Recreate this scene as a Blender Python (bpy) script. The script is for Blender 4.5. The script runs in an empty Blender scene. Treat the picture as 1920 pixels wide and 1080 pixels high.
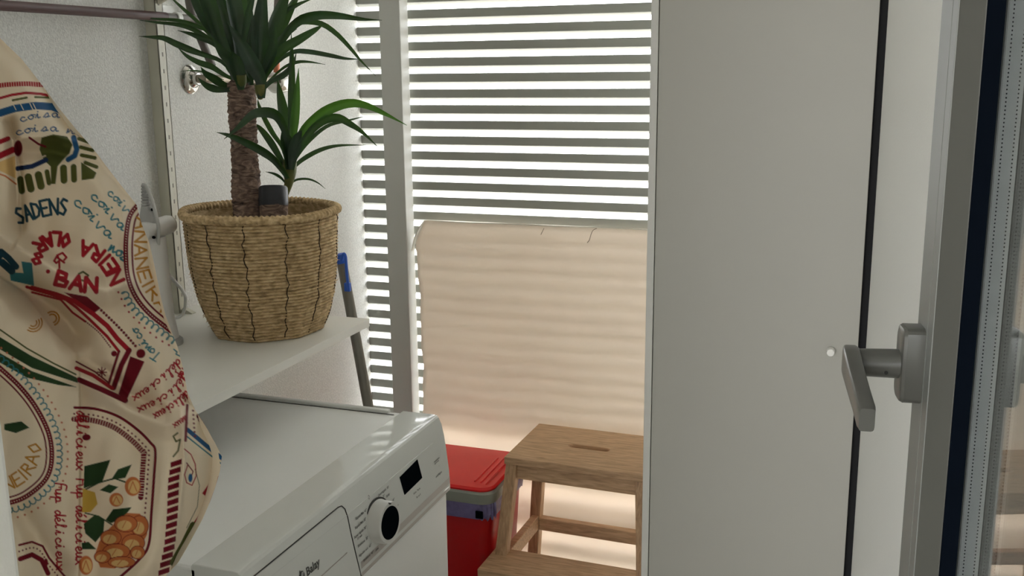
import bpy, bmesh, math, random
import numpy as np
from mathutils import Vector, Matrix
C = bpy.context.scene.collection
random.seed(4)
rng = np.random.default_rng(5)
V = Vector
PI = math.pi

# ------------------------------------------------------------------ camera
F_PX, YAW, PITCH, ROLL, CAM_Z = 1899.9, 0.339715, 0.211162, -0.010146, 1.438
FWD = V((-math.sin(YAW)*math.cos(PITCH), math.cos(YAW)*math.cos(PITCH), -math.sin(PITCH)))
_r = V((math.cos(YAW), math.sin(YAW), 0)); _u = _r.cross(FWD)
RGT = math.cos(ROLL)*_r + math.sin(ROLL)*_u
UP = -math.sin(ROLL)*_r + math.cos(ROLL)*_u
CAM = V((0, 0, CAM_Z))
cd = bpy.data.cameras.new('camera'); cam = bpy.data.objects.new('camera', cd); C.objects.link(cam)
cam.matrix_world = Matrix(((RGT.x, UP.x, -FWD.x, CAM.x), (RGT.y, UP.y, -FWD.y, CAM.y), (RGT.z, UP.z, -FWD.z, CAM.z), (0, 0, 0, 1)))
cd.sensor_width = 36; cd.lens = 36*F_PX/1920; cd.clip_start = 0.02
bpy.context.scene.camera = cam
# ------------------------------------------------------------------ sky, light, exposure
SKY = 9.0
w = bpy.data.worlds.new('sky'); bpy.context.scene.world = w; w.use_nodes = True
wn = w.node_tree; wn.nodes.clear()
wo = wn.nodes.new('ShaderNodeOutputWorld'); bg = wn.nodes.new('ShaderNodeBackground')
tc = wn.nodes.new('ShaderNodeTexCoord'); sx = wn.nodes.new('ShaderNodeSeparateXYZ'); cr = wn.nodes.new('ShaderNodeValToRGB')
mr = wn.nodes.new('ShaderNodeMapRange'); mr.inputs[1].default_value = -1
wn.links.new(tc.outputs['Generated'], sx.inputs[0]); wn.links.new(sx.outputs[2], mr.inputs[0]); wn.links.new(mr.outputs[0], cr.inputs[0])
cr.color_ramp.elements[0].position = 0.40; cr.color_ramp.elements[0].color = (0.55, 0.52, 0.47, 1)
cr.color_ramp.elements[1].position = 0.52; cr.color_ramp.elements[1].color = (0.97, 0.985, 1.0, 1)
wn.links.new(cr.outputs[0], bg.inputs[0]); bg.inputs[1].default_value = SKY
wn.links.new(bg.outputs[0], wo.inputs[0])
def portal(name, loc, sx_, sy_, d):
    l = bpy.data.lights.new(name, 'AREA'); l.shape = 'RECTANGLE'; l.size = sx_; l.size_y = sy_; l.cycles.is_portal = True
    o = bpy.data.objects.new(name, l); o.location = loc; o.rotation_euler = V(d).to_track_quat('-Z', 'Y').to_euler(); C.objects.link(o)
portal('window_portal', (-0.46, 2.62, 1.22), 1.8, 2.5, (0, -1, 0))
portal('house_portal', (-.85, -2.6, 1.45), 2.1, 1.5, (0, 1, 0))
vs = bpy.context.scene.view_settings
vs.view_transform = 'Standard'; vs.look = 'None'; vs.gamma = 1; vs.use_curve_mapping = False
vs.exposure = 0.28
sun = bpy.data.lights.new('sun', 'SUN'); sun.energy = 12; sun.angle = .01; sun.color = (1, .96, .90)
so_ = bpy.data.objects.new('sun', sun); so_.rotation_euler = V((-.55, .06, -.83)).to_track_quat('-Z', 'Y').to_euler(); C.objects.link(so_)
# no lamp in the house room; its fill enters by an added window opening

# ------------------------------------------------------------------ pixel helpers (used once, to read positions off the photo)
def ray(x, y): return FWD + RGT*((x-960)/F_PX) - UP*((y-540)/F_PX)
def onX(x, y, X): d = ray(x, y); return CAM + d*(X/d.x)
def onY(x, y, Y): d = ray(x, y); return CAM + d*(Y/d.y)
def onZ(x, y, Z): d = ray(x, y); return CAM + d*((Z-CAM_Z)/d.z)
def atD(x, y, D): return CAM + ray(x, y)*D

# ------------------------------------------------------------------ materials
def s2l(c): return tuple(((v/255)/12.92 if v/255 <= .04045 else ((v/255+.055)/1.055)**2.4) for v in c)
def mat(name, col, rough=.5, metal=0, noise=0, nscale=40, bump=0, bscale=200, bdist=.001, trans=0, coat=0, spec=.5, col2=None, stretch=None):
    m = bpy.data.materials.new(name); m.use_nodes = True; n = m.node_tree; p = n.nodes['Principled BSDF']
    c = s2l(col)
    p.inputs['Base Color'].default_value = (*c, 1); p.inputs['Roughness'].default_value = rough; p.inputs['Metallic'].default_value = metal
    p.inputs['Specular IOR Level'].default_value = spec
    if coat: p.inputs['Coat Weight'].default_value = coat; p.inputs['Coat Roughness'].default_value = .08
    t = n.nodes.new('ShaderNodeTexCoord'); src = t.outputs['Object']
    if stretch:
        mp = n.nodes.new('ShaderNodeMapping'); mp.inputs['Scale'].default_value = stretch; n.links.new(src, mp.inputs[0]); src = mp.outputs[0]
    if noise:
        a = n.nodes.new('ShaderNodeTexNoise'); a.inputs['Scale'].default_value = nscale; a.inputs['Detail'].default_value = 5
        r = n.nodes.new('ShaderNodeValToRGB'); n.links.new(src, a.inputs[0]); n.links.new(a.outputs[0], r.inputs[0])
        d = s2l(col2) if col2 else tuple(v*(1-noise) for v in c)
        r.color_ramp.elements[0].position = .35; r.color_ramp.elements[0].color = (*d, 1)
        r.color_ramp.elements[1].position = .65; r.color_ramp.elements[1].color = (*c, 1)
        n.links.new(r.outputs[0], p.inputs['Base Color'])
    if bump:
        a = n.nodes.new('ShaderNodeTexNoise'); a.inputs['Scale'].default_value = bscale; a.inputs['Detail'].default_value = 3
        b = n.nodes.new('ShaderNodeBump'); b.inputs['Strength'].default_value = bump; b.inputs['Distance'].default_value = bdist
        n.links.new(src, a.inputs[0]); n.links.new(a.outputs[0], b.inputs['Height']); n.links.new(b.outputs[0], p.inputs['Normal'])
    if trans:
        tr = n.nodes.new('ShaderNodeBsdfTranslucent'); tr.inputs[0].default_value = (*c, 1)
        mx = n.nodes.new('ShaderNodeMixShader'); mx.inputs[0].default_value = trans
        n.links.new(p.outputs[0], mx.inputs[1]); n.links.new(tr.outputs[0], mx.inputs[2]); n.links.new(mx.outputs[0], n.nodes['Material Output'].inputs[0])
    return m
M = dict(
    plaster=mat('plaster', (236, 237, 234), .85, noise=.17, nscale=230, bump=.7, bscale=300, bdist=.0025),
    smooth_wall=mat('smooth_wall', (244, 244, 239), .8, bump=.25, bscale=300),
    ceiling=mat('ceiling_paint', (246, 246, 243), .8, noise=.02),
    tile=mat('floor_tile', (208, 204, 196), .35, noise=.1, nscale=9),
    grout=mat('grout', (130, 122, 112), .8, noise=.1),
    alu=mat('white_lacquered_aluminium', (192, 193, 188), .6, noise=.03, nscale=12, bump=.04, bscale=150),
    slat=mat('louvre_slat', (158, 160, 152), .45, noise=.05, nscale=8),
    sheet=mat('cream_canvas', (240, 231, 220), .75, noise=.04, nscale=6, bump=.12, bscale=500, bdist=.0006, trans=.36),
    flap=mat('canvas_underside', (240, 238, 230), .7, noise=.03, trans=.35),
    thread=mat('grey_thread', (120, 110, 98), .9, noise=.1),
    laminate=mat('white_laminate', (172, 170, 161), .5, noise=.02, nscale=5, bump=.05, bscale=160, bdist=.0005),
    edge=mat('laminate_edge', (206, 205, 198), .4, noise=.02),
    dark=mat('gap_shade', (22, 22, 24), .8, noise=.1),
    knob=mat('white_knob', (238, 236, 230), .3, noise=.01),
    shelf=mat('shelf_foil', (238, 237, 230), .42, noise=.02, nscale=7, bump=.04, bscale=250, bdist=.0004),
    rail=mat('shelf_rail_enamel', (206, 204, 188), .4, noise=.04, nscale=20),
    slot=mat('rail_slot', (150, 148, 136), .8, noise=.1),
    enamel=mat('white_enamel', (242, 243, 240), .30, noise=.015, nscale=6),
    plastic=mat('white_plastic', (226, 228, 224), .05, noise=.012, nscale=6),
    plastic2=mat('white_plastic_fascia', (224, 226, 222), .28, noise=.012, nscale=6),
    greyband=mat('grey_fascia_band', (184, 178, 172), .3, noise=.02),
    seam=mat('seam_shadow_gap', (70, 70, 68), .8, noise=.1),
    black=mat('black_gloss', (12, 17, 21), .6, noise=.05, spec=0),
    print_=mat('dark_print', (62, 62, 60), .5, noise=.05),
    dialgrey=mat('dial_plastic', (214, 214, 210), .3, noise=.01),
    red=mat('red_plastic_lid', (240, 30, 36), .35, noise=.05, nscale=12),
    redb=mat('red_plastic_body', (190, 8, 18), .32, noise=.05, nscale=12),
    rim=mat('grey_plastic_rim', (150, 155, 146), .4, noise=.04),
    bag=mat('lilac_bin_bag', (118, 110, 160), .3, noise=.25, nscale=60, bump=.5, bscale=90, bdist=.004),
    pole=mat('grey_metal_pole', (122, 120, 112), .35, .55, noise=.08, nscale=30),
    blue=mat('blue_plastic', (42, 98, 205), .35, noise=.05),
    chrome=mat('chrome', (205, 203, 198), .15, 1, noise=.1, nscale=60),
    brass=mat('worn_brass_tube', (150, 142, 128), .35, .8, noise=.15),
    copper=mat('copper', (190, 120, 92), .4, .7, noise=.15),
    conduit=mat('oxblood_painted_pipe', (74, 44, 43), .4, noise=.12, nscale=30),
    greypipe=mat('grey_pipe', (104, 99, 94), .5, noise=.12),
    steam=mat('white_appliance', (226, 224, 220), .4, noise=.02),
    steamg=mat('grey_appliance', (176, 176, 174), .45, noise=.03),
    cord=mat('white_cord', (196, 196, 192), .5, noise=.03),
    frame=mat('grey_lacquered_frame', (116, 118, 113), .42, noise=.03, nscale=15, bump=.05, bscale=400, bdist=.0004),
    handle=mat('grey_handle', (80, 80, 75), .3, noise=.03),
    bead=mat('dark_grey_bead', (74, 74, 68), .5, noise=.04, nscale=20),
    gasket=mat('black_rubber', (5, 11, 20), .85, noise=.1, spec=.05),
    spacer=mat('glazing_spacer', (238, 242, 242), .5, 0, noise=.06, nscale=80),
    screw=mat('dark_screw', (40, 40, 38), .4, .5, noise=.1),
    soil=mat('potting_soil', (52, 40, 30), .95, noise=.5, nscale=150, bump=.8, bscale=120, bdist=.006),
    pot=mat('black_nursery_pot', (28, 28, 30), .5, noise=.1),
    wax=mat('black_pruning_wax', (30, 32, 40), .45, noise=.3, nscale=60, bump=.3, bscale=80, bdist=.003),
    stitch=mat('dark_stitch', (66, 48, 30), .9, noise=.2),
)
def glass_mat():
    m = bpy.data.materials.new('clear_glass'); m.use_nodes = True; p = m.node_tree.nodes['Principled BSDF']
    p.inputs['Base Color'].default_value = (.97, .99, .98, 1); p.inputs['Roughness'].default_value = 0; p.inputs['IOR'].default_value = 1.5
    p.inputs['Transmission Weight'].default_value = 1; return m
M['glass'] = glass_mat()
def ramp_mat(name, stops, scale, stretch, rough=.6, bump=.3, bdist=.002, detail=6, dist=0, wave=False, spec=.5, trans=0):
    m = bpy.data.materials.new(name); m.use_nodes = True; n = m.node_tree; p = n.nodes['Principled BSDF']; p.inputs['Roughness'].default_value = rough
    p.inputs['Specular IOR Level'].default_value = spec
    t = n.nodes.new('ShaderNodeTexCoord'); mp = n.nodes.new('ShaderNodeMapping'); mp.inputs['Scale'].default_value = stretch
    a = n.nodes.new('ShaderNodeTexNoise'); a.inputs['Scale'].default_value = scale; a.inputs['Detail'].default_value = detail; a.inputs['Distortion'].default_value = dist
    r = n.nodes.new('ShaderNodeValToRGB'); e = r.color_ramp.elements
    for i, (ps, c) in enumerate(stops):
        k = e[i] if i < 2 else e.new(ps)
        k.position = ps; k.color = (*s2l(c), 1)
    n.links.new(t.outputs['Object'], mp.inputs[0]); n.links.new(mp.outputs[0], a.inputs[0]); n.links.new(a.outputs[0], r.inputs[0]); n.links.new(r.outputs[0], p.inputs['Base Color'])
    b = n.nodes.new('ShaderNodeBump'); b.inputs['Strength'].default_value = bump; b.inputs['Distance'].default_value = bdist
    n.links.new(a.outputs[0], b.inputs['Height']); n.links.new(b.outputs[0], p.inputs['Normal'])
    if trans:
        tr = n.nodes.new('ShaderNodeBsdfTranslucent'); tr.inputs[0].default_value = (.12, .3, .03, 1); mx = n.nodes.new('ShaderNodeMixShader'); mx.inputs[0].default_value = trans
        n.links.new(p.outputs[0], mx.inputs[1]); n.links.new(tr.outputs[0], mx.inputs[2]); n.links.new(mx.outputs[0], n.nodes['Material Output'].inputs[0])
    return m
M['wood'] = ramp_mat('beech_wood', [(.25, (166, 134, 102)), (.75, (222, 188, 150)), (.5, (200, 164, 128))], 6, (3, 26, 26), .5, .08, .001, dist=.6)
M['wood_leg'] = ramp_mat('beech_wood_upright', [(.25, (164, 132, 100)), (.75, (216, 182, 144)), (.5, (194, 158, 122))], 6, (26, 26, 3), .5, .08, .001, dist=.6)
M['bark'] = ramp_mat('yucca_bark', [(.3, (62, 50, 44)), (.7, (176, 150, 132)), (.5, (124, 102, 90))], 38, (1, 1, 2.6), .9, .9, .006, dist=1.4)
M['rope'] = ramp_mat('seagrass_rope', [(.28, (156, 130, 92)), (.72, (236, 212, 168)), (.5, (204, 176, 132))], 70, (1, 1, 2.0), .85, .25, .002, dist=.4)
M['leaf'] = ramp_mat('yucca_leaf', [(.3, (14, 34, 26)), (.7, (30, 58, 38))], 14, (1, 1, 1), .42, .1, .001, trans=.10)
M['leafdark'] = ramp_mat('old_yucca_leaf', [(.3, (12, 28, 24)), (.7, (40, 66, 52))], 22, (1, 1, 1), .34, .1, .001, trans=.06)
M['leafbright'] = ramp_mat('young_leaf', [(.3, (34, 74, 22)), (.7, (58, 104, 34))], 14, (1, 1, 1), .4, .1, .001, trans=.22)
M['sheath'] = ramp_mat('leaf_sheath', [(.3, (70, 84, 34)), (.7, (128, 124, 66))], 20, (1, 1, 1), .5, .1, .001, trans=.1)

# ------------------------------------------------------------------ mesh builder
WO = {}
def tag(o, label=None, cat=None, group=None, kind=None):
    if label: o['label'] = label
    if cat: o['category'] = cat
    if group: o['group'] = group
    if kind: o['kind'] = kind
    return o
def empty(name, loc, label=None, cat=None, group=None, kind=None, parent=None):
    o = bpy.data.objects.new(name, None); o.empty_display_size = .05; C.objects.link(o)
    loc = V(loc); WO[o] = loc
    if parent: o.parent = parent; o.location = loc-WO[parent]
    else: o.location = loc
    return tag(o, label, cat, group, kind)
class MB:
    def __init__(s): s.v = []; s.f = []
    def add(s, vs, fs):
        k = len(s.v); s.v += [V(p) for p in vs]; s.f += [tuple(i+k for i in f) for f in fs]; return s
    def box(s, a, b, R=None, piv=None):
        x0, y0, z0 = a; x1, y1, z1 = b
        vs = [V(p) for p in ((x0, y0, z0), (x1, y0, z0), (x1, y1, z0), (x0, y1, z0), (x0, y0, z1), (x1, y0, z1), (x1, y1, z1), (x0, y1, z1))]
        if R: vs = [piv+R @ (p-piv) for p in vs]
        return s.add(vs, [(0, 3, 2, 1), (4, 5, 6, 7), (0, 1, 5, 4), (1, 2, 6, 5), (2, 3, 7, 6), (3, 0, 4, 7)])
    def hexa(s, bot, top):
        return s.add(list(bot)+list(top), [(3, 2, 1, 0), (4, 5, 6, 7), (0, 1, 5, 4), (1, 2, 6, 5), (2, 3, 7, 6), (3, 0, 4, 7)])
    def prism(s, poly, d):
        d = V(d); n = len(poly); poly = [V(p) for p in poly]
        return s.add(poly+[p+d for p in poly], [tuple(range(n-1, -1, -1)), tuple(range(n, 2*n))]+[(i, (i+1) % n, n+(i+1) % n, n+i) for i in range(n)])
    def tube(s, pts, r, n=10, caps=True):
        pts = [V(p) for p in pts]; rs = r if isinstance(r, (list, tuple)) else [r]*len(pts)
        k = len(s.v); up = None
        for i, p in enumerate(pts):
            t = (pts[min(i+1, len(pts)-1)]-pts[max(i-1, 0)]).normalized()
            if up is None: up = t.orthogonal().normalized()
            up = (up-t*up.dot(t)).normalized(); b = t.cross(up)
            for j in range(n):
                a = 2*PI*j/n; s.v.append(p+(up*math.cos(a)+b*math.sin(a))*rs[i])
        for i in range(len(pts)-1):
            for j in range(n):
                s.f.append((k+i*n+j, k+i*n+(j+1) % n, k+(i+1)*n+(j+1) % n, k+(i+1)*n+j))
        if caps:
            s.f.append(tuple(k+j for j in range(n-1, -1, -1))); e = k+(len(pts)-1)*n; s.f.append(tuple(e+j for j in range(n)))
        return s
    def lathe(s, prof, c, axis=(0, 0, 1), n=32, fr=None, cap0=True, cap1=True):
        c = V(c); ax = V(axis).normalized(); u = ax.orthogonal().normalized() if abs(ax.z) < .99 else V((1, 0, 0)); b = ax.cross(u); k = len(s.v)
        for i, (r, h) in enumerate(prof):
            for j in range(n):
                a = 2*PI*j/n; rr = fr(r, h, a) if fr else r
                s.v.append(c+ax*h+(u*math.cos(a)+b*math.sin(a))*rr)
        for i in range(len(prof)-1):
            for j in range(n): s.f.append((k+i*n+j, k+i*n+(j+1) % n, k+(i+1)*n+(j+1) % n, k+(i+1)*n+j))
        if cap0: s.f.append(tuple(k+j for j in range(n-1, -1, -1)))
        if cap1: e = k+(len(prof)-1)*n; s.f.append(tuple(e+j for j in range(n)))
        return s
    def build(s, name, m, parent=None, smooth=False, bevel=0, seg=2, origin=None, **tg):
        me = bpy.data.meshes.new(name); o = bpy.data.objects.new(name, me)
        org = V(origin) if origin is not None else (WO[parent] if parent else V((0, 0, 0)))
        me.from_pydata([tuple(p-org) for p in s.v], [], s.f); me.validate()
        bm = bmesh.new(); bm.from_mesh(me); bmesh.ops.recalc_face_normals(bm, faces=bm.faces); bm.to_mesh(me); bm.free()
        ms = m if isinstance(m, (list, tuple)) else [m]
        for q in ms: me.materials.append(M[q] if isinstance(q, str) else q)
        if smooth:
            me.polygons.foreach_set('use_smooth', [True]*len(me.polygons)); me.set_sharp_from_angle(angle=.7 if smooth is True else smooth)
        C.objects.link(o); WO[o] = org
        if parent: o.parent = parent; o.location = org-WO[parent]
        else: o.location = org
        if bevel:
            b = o.modifiers.new('bevel', 'BEVEL'); b.width = bevel; b.segments = seg; b.limit_method = 'ANGLE'; b.angle_limit = .6
        return tag(o, **tg)
def smooth_all(o): o.data.polygons.foreach_set('use_smooth', [True]*len(o.data.polygons)); return o
def catmull(pts, n):
    pts = [V(p) for p in pts]; P = [pts[0]*2-pts[1]]+pts+[pts[-1]*2-pts[-2]]; out = []; m = len(pts)-1
    for i in range(n+1):
        u = i/n*m; k = min(int(u), m-1); t = u-k; a, b, c, d = P[k:k+4]
        out.append(.5*((2*b)+(c-a)*t+(2*a-5*b+4*c-d)*t*t+(3*b-a-3*c+d)*t**3))
    return out
def text_mb(txt, size, fn, align='LEFT', depth=0, bold=0):
    """letters from the built-in font, laid on a surface: fn(u, v) -> point"""
    cu = bpy.data.curves.new('t', 'FONT'); cu.body = txt; cu.size = size; cu.align_x = align; cu.resolution_u = 2; cu.offset = bold
    o = bpy.data.objects.new('t', cu); C.objects.link(o); dg = bpy.context.evaluated_depsgraph_get(); dg.update()
    me = o.evaluated_get(dg).to_mesh(); vs = [fn(p.co.x, p.co.y) for p in me.vertices]; fs = [tuple(p.vertices) for p in me.polygons]
    o.evaluated_get(dg).to_mesh_clear(); bpy.data.objects.remove(o); bpy.data.curves.remove(cu)
    return vs, fs

# ================================================================== SETTING
XW, YW, XR = -1.34, 2.545, 0.42
MB().box((-2.2, -2.6, -.12), (2.0, 2.75, -.006)).build('floor', 'grout', kind='structure')
fl = bpy.data.objects['floor']
tile = None
for i in range(5):
    for j in range(8):
        x = XW+.003+i*.36; y = .0+j*.33
        if tile is None:
            tile = MB().box((x, y, -.006), (x+.352, y+.322, 0)).build('tile', 'tile', fl, bevel=.002); base = (x, y)
        else:
            o = tile.copy(); C.objects.link(o); o.parent = fl; o.location = (x-base[0], y-base[1], 0)
MB().box((XW-.12, .28, 0), (XW, 2.75, 2.5)).build('wall_left', 'plaster', kind='structure')
MB().prism([(.0140, 2.75, 0), (.0140, 1.765, 0), (.0125, 1.75, 0), (.2505, .40, 0), (.2505, .28, 0), (.42, .28, 0), (.42, 2.75, 0)], (0, 0, 2.5)).build('wall_right', 'smooth_wall', kind='structure', bevel=.0015)
MB().box((-4, 2.66, -.1), (3, 5.2, -.01)).build('floor', 'tile', kind='structure')  # unseen terrace slab, added to bounce sunlight onto the lower canvas
MB().box((-2.2, -2.6, 2.5), (2.0, 2.75, 2.62)).build('ceiling', 'ceiling', kind='structure')
# wall with the doorway the photographer stands in
DX0, DX1 = -.434, .20
b = MB(); b.box((XW, .28, 0), (DX0, .40, 2.5)); b.box((DX1, .28, 0), (.2505, .40, 2.5)); b.box((DX0, .28, 2.15), (DX1, .40, 2.5))
b.box((-2.2, .28, 0), (XW, .40, 2.5)); b.box((XR, .28, 0), (2.0, .40, 2.5))
b.build('wall_back', 'smooth_wall', kind='structure', bevel=.004)
b = MB(); b.box((-2.2, -2.6, 0), (-1.9, -2.48, 2.5)); b.box((.2, -2.6, 0), (2.0, -2.48, 2.5)); b.box((-1.9, -2.6, 0), (.2, -2.48, .7)); b.box((-1.9, -2.6, 2.2), (.2, -2.48, 2.5))
b.build('wall_back', 'smooth_wall', kind='structure')  # unseen house wall; its opening is added and sized for the fill light
MB().box((-2.2, -2.6, 0), (-2.08, .28, 2.5)).build('wall_left', 'smooth_wall', kind='structure')
MB().box((1.88, -2.6, 0), (2.0, .28, 2.5)).build('wall_right', 'smooth_wall', kind='structure')

# ---- louvred window
win = empty('window_1', (-.46, YW, 0), kind='structure')
PIT = .0415
sl = None
for k in range(-24, 33):
    zt = 1.060+PIT*k
    if zt < .05 or (zt < .16 and k % 2) or (.16 < zt < .48 and k % 3 == 0): continue  # hidden lower slats left out so more daylight brightens the canvas
    if sl is None:
        z0 = zt
        prof = [(YW, zt-.0225), (YW+.0015, zt-.0235), (YW+.014, zt-.030), (YW+.016, zt-.028), (YW+.014, zt-.006), (YW+.003, zt), (YW, zt-.001)]
        sl = MB().prism([(XW, y, z) for y, z in prof], (XR-XW, 0, 0)).build('slat', 'slat', win)
    else:
        o = sl.copy(); C.objects.link(o); o.parent = win; o.location = sl.location + V((0, 0, zt-z0))
MB().box((-1.241, 2.483, 0), (-1.181, 2.534, 2.5)).build('mullion', 'alu', win, bevel=.002)
MB().box((XW, YW-.01, 2.43), (XR, YW+.05, 2.5)).build('window_head', 'alu', win)
MB().box((XW, YW-.002, 0), (XR, YW+.05, .035)).build('window_sill', 'alu', win)

# ---- canvas sheet tied over the lower louvres
sh = empty('canvas_sheet', (-.75, 2.515, 0), 'cream canvas sheet with a torn top left corner covering the lower louvres', 'sheet')
xs = np.linspace(0, 1, 60); zs_ = np.linspace(.0, 1.0405, 70); vs_ = []; fs_ = []
for i, z in enumerate(zs_):
    for j, u in enumerate(xs):
        xl = -1.1685+.010*max(0, min(1, (.93-z)/.12))+.002*math.sin(z*23)+.0015*math.sin(z*61+1)
        if z > .965: xl += ((z-.965)/.075)**1.5*.030
        x = xl+(-.34-xl)*u
        y = 2.517+.004*math.sin(x*9+1)+.003*math.sin(x*23+z*3)+.0015*math.sin(z*40+x*4)-.006*math.exp(-((u)/.05)**2)
        vs_.append((x, y, z-.0012*math.sin(u*14)*(z/1.04)))
n_ = len(xs)
for i in range(len(zs_)-1):
    for j in range(n_-1): fs_.append((i*n_+j, i*n_+j+1, (i+1)*n_+j+1, (i+1)*n_+j))
so = smooth_all(MB().add(vs_, fs_).build('sheet', 'sheet', sh))
sol = so.modifiers.new('thick', 'SOLIDIFY'); sol.thickness = .0012
# hem along the top, curled torn corner, loose threads
MB().tube([(-1.135+i*.0265, 2.5135+.004*math.sin((-1.135+i*.0265)*9+1)+.003*math.sin((-1.135+i*.0265)*23+3), 1.040) for i in range(31)], .0016, 6).build('hem', 'flap', sh)
cv = []; cf = []
for i in range(9):
    for j in range(6):
        a = i/8; u = j/5
        p0 = V((-1.137, 2.512, 1.041)); p1 = V((-1.172, 2.508, .955))
        e = p0.lerp(p1, a); wv = math.sin(a*PI*.92+.15)*.021*u
        cv.append(e+V((-wv*math.cos(u*1.6)-.004*a, -.012*u*math.sin(u*2.2), .010*u*math.sin(a*3))))
for i in range(8):
    for j in range(5): cf.append((i*6+j, i*6+j+1, (i+1)*6+j+1, (i+1)*6+j))
smooth_all(MB().add(cv, cf).build('curled_corner', 'flap', sh, label='pale curled torn corner'))
for pts in ([(1119, 428), (1112, 432), (1108, 440), (1105, 450), (1101, 455)], [(1020, 428), (1017, 434), (1014, 440)]):
    MB().tube(catmull([onY(x, y, 2.507) for x, y in pts], 12), .0008, 5).build('loose_thread', 'thread', sh)

# ================================================================== WARDROBE
WY = 1.75
wd = empty('wardrobe', (-.18, WY+.28, 0), 'tall plain white wardrobe with a small round white knob beside the step stool', 'wardrobe')
b = MB(); b.box((-.364, WY, 0), (-.351, WY+.58, 2.3)); b.box((-.013, WY+.0215, 0), (0, WY+.58, 2.3)); b.box((-.351, WY+.56, 0), (-.013, WY+.575, 2.3))
b.box((-.351, WY, 2.28), (-.013, WY+.56, 2.3)); b.box((-.351, WY+.03, .0), (-.013, WY+.56, .06)); b.build('carcass', 'edge', wd, bevel=.0008)
MB().box((-.0004, WY+.0216, 0), (.0135, WY+.05, 2.3)).build('gap_shade_strip', 'dark', wd, label='black strip standing in for the shade in the gap beside the wall')  # added black strip: paints the gap's shade and stops light leaking through
d1 = MB().box((-.3497, WY, .06), (0, WY+.018, 2.278)).build('door', 'laminate', wd, bevel=.0012)
kc = onY(1558, 656, WY)
MB().lathe([(.0052, 0), (.0052, .004), (.0066, .005), (.0068, .019), (.0060, .0205)], kc, (0, -1, 0), 20).build('knob', 'knob', d1, smooth=True)

# ================================================================== GLASS DOOR (open towards the laundry)
th = math.radians(9); dn = V((math.cos(th), math.sin(th), 0)); dt = V((-dn.y, dn.x, 0)); DC = .2236
def dp(tau, off, z): p = dn*(DC+off)+dt*tau; return V((p.x, p.y, z))
door = empty('door_1', dp(.36, 0, .01), kind='structure')
# stiles: the lock stile is seen; the other three bars close the sash
def bar(prof_, z0, z1): return MB().prism([dp(t_, o_, z0) for t_, o_ in prof_], (0, 0, z1-z0))
prof_lock = [(.9125, -.0303), (.8750, -.0303), (.8743, -.0290), (.8736, -.0303), (.8558, -.0303), (.8558, .0375), (.9125, .0375)]
bar(prof_lock, .02, 2.1).build('lock_stile', 'frame', door, bevel=.0008)
bar([(.8556, -.0298), (.8414, -.0135), (.8414, .0370), (.8556, .0370)], .09, 2.03).build('glazing_bead', 'bead', door, bevel=.0006, label='darker grey glazing bead')
bar([(.33, -.0303), (.391, -.0303), (.405, -.0135), (.405, .0375), (.33, .0375)], .02, 2.1).build('hinge_stile', 'frame', door, bevel=.0008)
for nm, z0, z1 in (('bottom_rail', .02, .10), ('top_rail', 2.02, 2.1)):
    bar([(.3905, -.0300), (.8558, -.0300), (.8558, .0373), (.3905, .0373)], z0, z1).build(nm, 'frame', door)
for nm, o0 in (('pane', 0), ('pane', .020)):
    MB().prism([dp(.404, o0, .095), dp(.8425, o0, .095), dp(.8425, o0+.004, .095), dp(.404, o0+.004, .095)], (0, 0, 1.93)).build(nm, 'glass', door)
MB().prism([dp(.8398, -.0132, .10), dp(.8415, -.0132, .10), dp(.8415, -.0002, .10), dp(.8398, -.0002, .10)], (0, 0, 1.92)).build('gasket', 'gasket', door)
MB().prism([dp(.8398, .0242, .10), dp(.8415, .0242, .10), dp(.8415, .0372, .10), dp(.8398, .0372, .10)], (0, 0, 1.92)).build('gasket', 'gasket', door)
spc = MB().prism([dp(.8370, .0045, .10), dp(.8415, .0045, .10), dp(.8415, .0195, .10), dp(.8370, .0195, .10)], (0, 0, 1.92)).build('spacer_bar', 'spacer', door)
b = MB()
for i in range(330):
    z = .62+i*.0031
    for o_ in (.0078, .0162):
        b.add([dp(.8368, o_-.0005, z), dp(.8368, o_+.0005, z), dp(.8368, o_+.0005, z+.0012), dp(.8368, o_-.0005, z+.0012)], [(0, 1, 2, 3)])
b.build('perforation', 'screw', spc, kind='stuff')
# handle
hd = empty('handle', dp(.892, -.0303, 1.190), parent=door)
hz = 1.1872
def plate_ring(o_, inset):
    t0, t1, z0, z1 = .8767+inset, .9075-inset, hz-.0332+inset, hz+.0332-inset; r = .007; out = []
    for (ct, cz, a0) in ((t1-r, z1-r, 0), (t0+r, z1-r, 1), (t0+r, z0+r, 2), (t1-r, z0+r, 3)):
        for i in range(5):
            a = (a0+i/4)*PI/2; out.append(dp(ct+r*math.cos(a), o_, cz+r*math.sin(a)))
    return out
b = MB(); rings = [plate_ring(-.0303, 0), plate_ring(-.0448, 0), plate_ring(-.0473, .0012), plate_ring(-.0484, .0042)]
for r_ in rings: b.v += r_
for k in range(3):
    for j in range(20): b.f.append((k*20+j, k*20+(j+1) % 20, (k+1)*20+(j+1) % 20, (k+1)*20+j))
b.f += [tuple(range(20)), tuple(range(60, 80))]
b.build('back_plate', 'handle', hd, smooth=.35)
TC, NZ = .892, 1.1862
nk = MB().tube([dp(TC, -.0482, NZ), dp(TC, -.054, NZ), dp(TC, -.0870, NZ)], [.0127, .0127, .0118], 24).build('neck', 'handle', hd, smooth=True)
MB().lathe([(.0017, 0), (.0017, .0006)], dp(TC-.0122, -.060, NZ-.005), -dt, 12).build('grub_screw', 'screw', nk)
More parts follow.
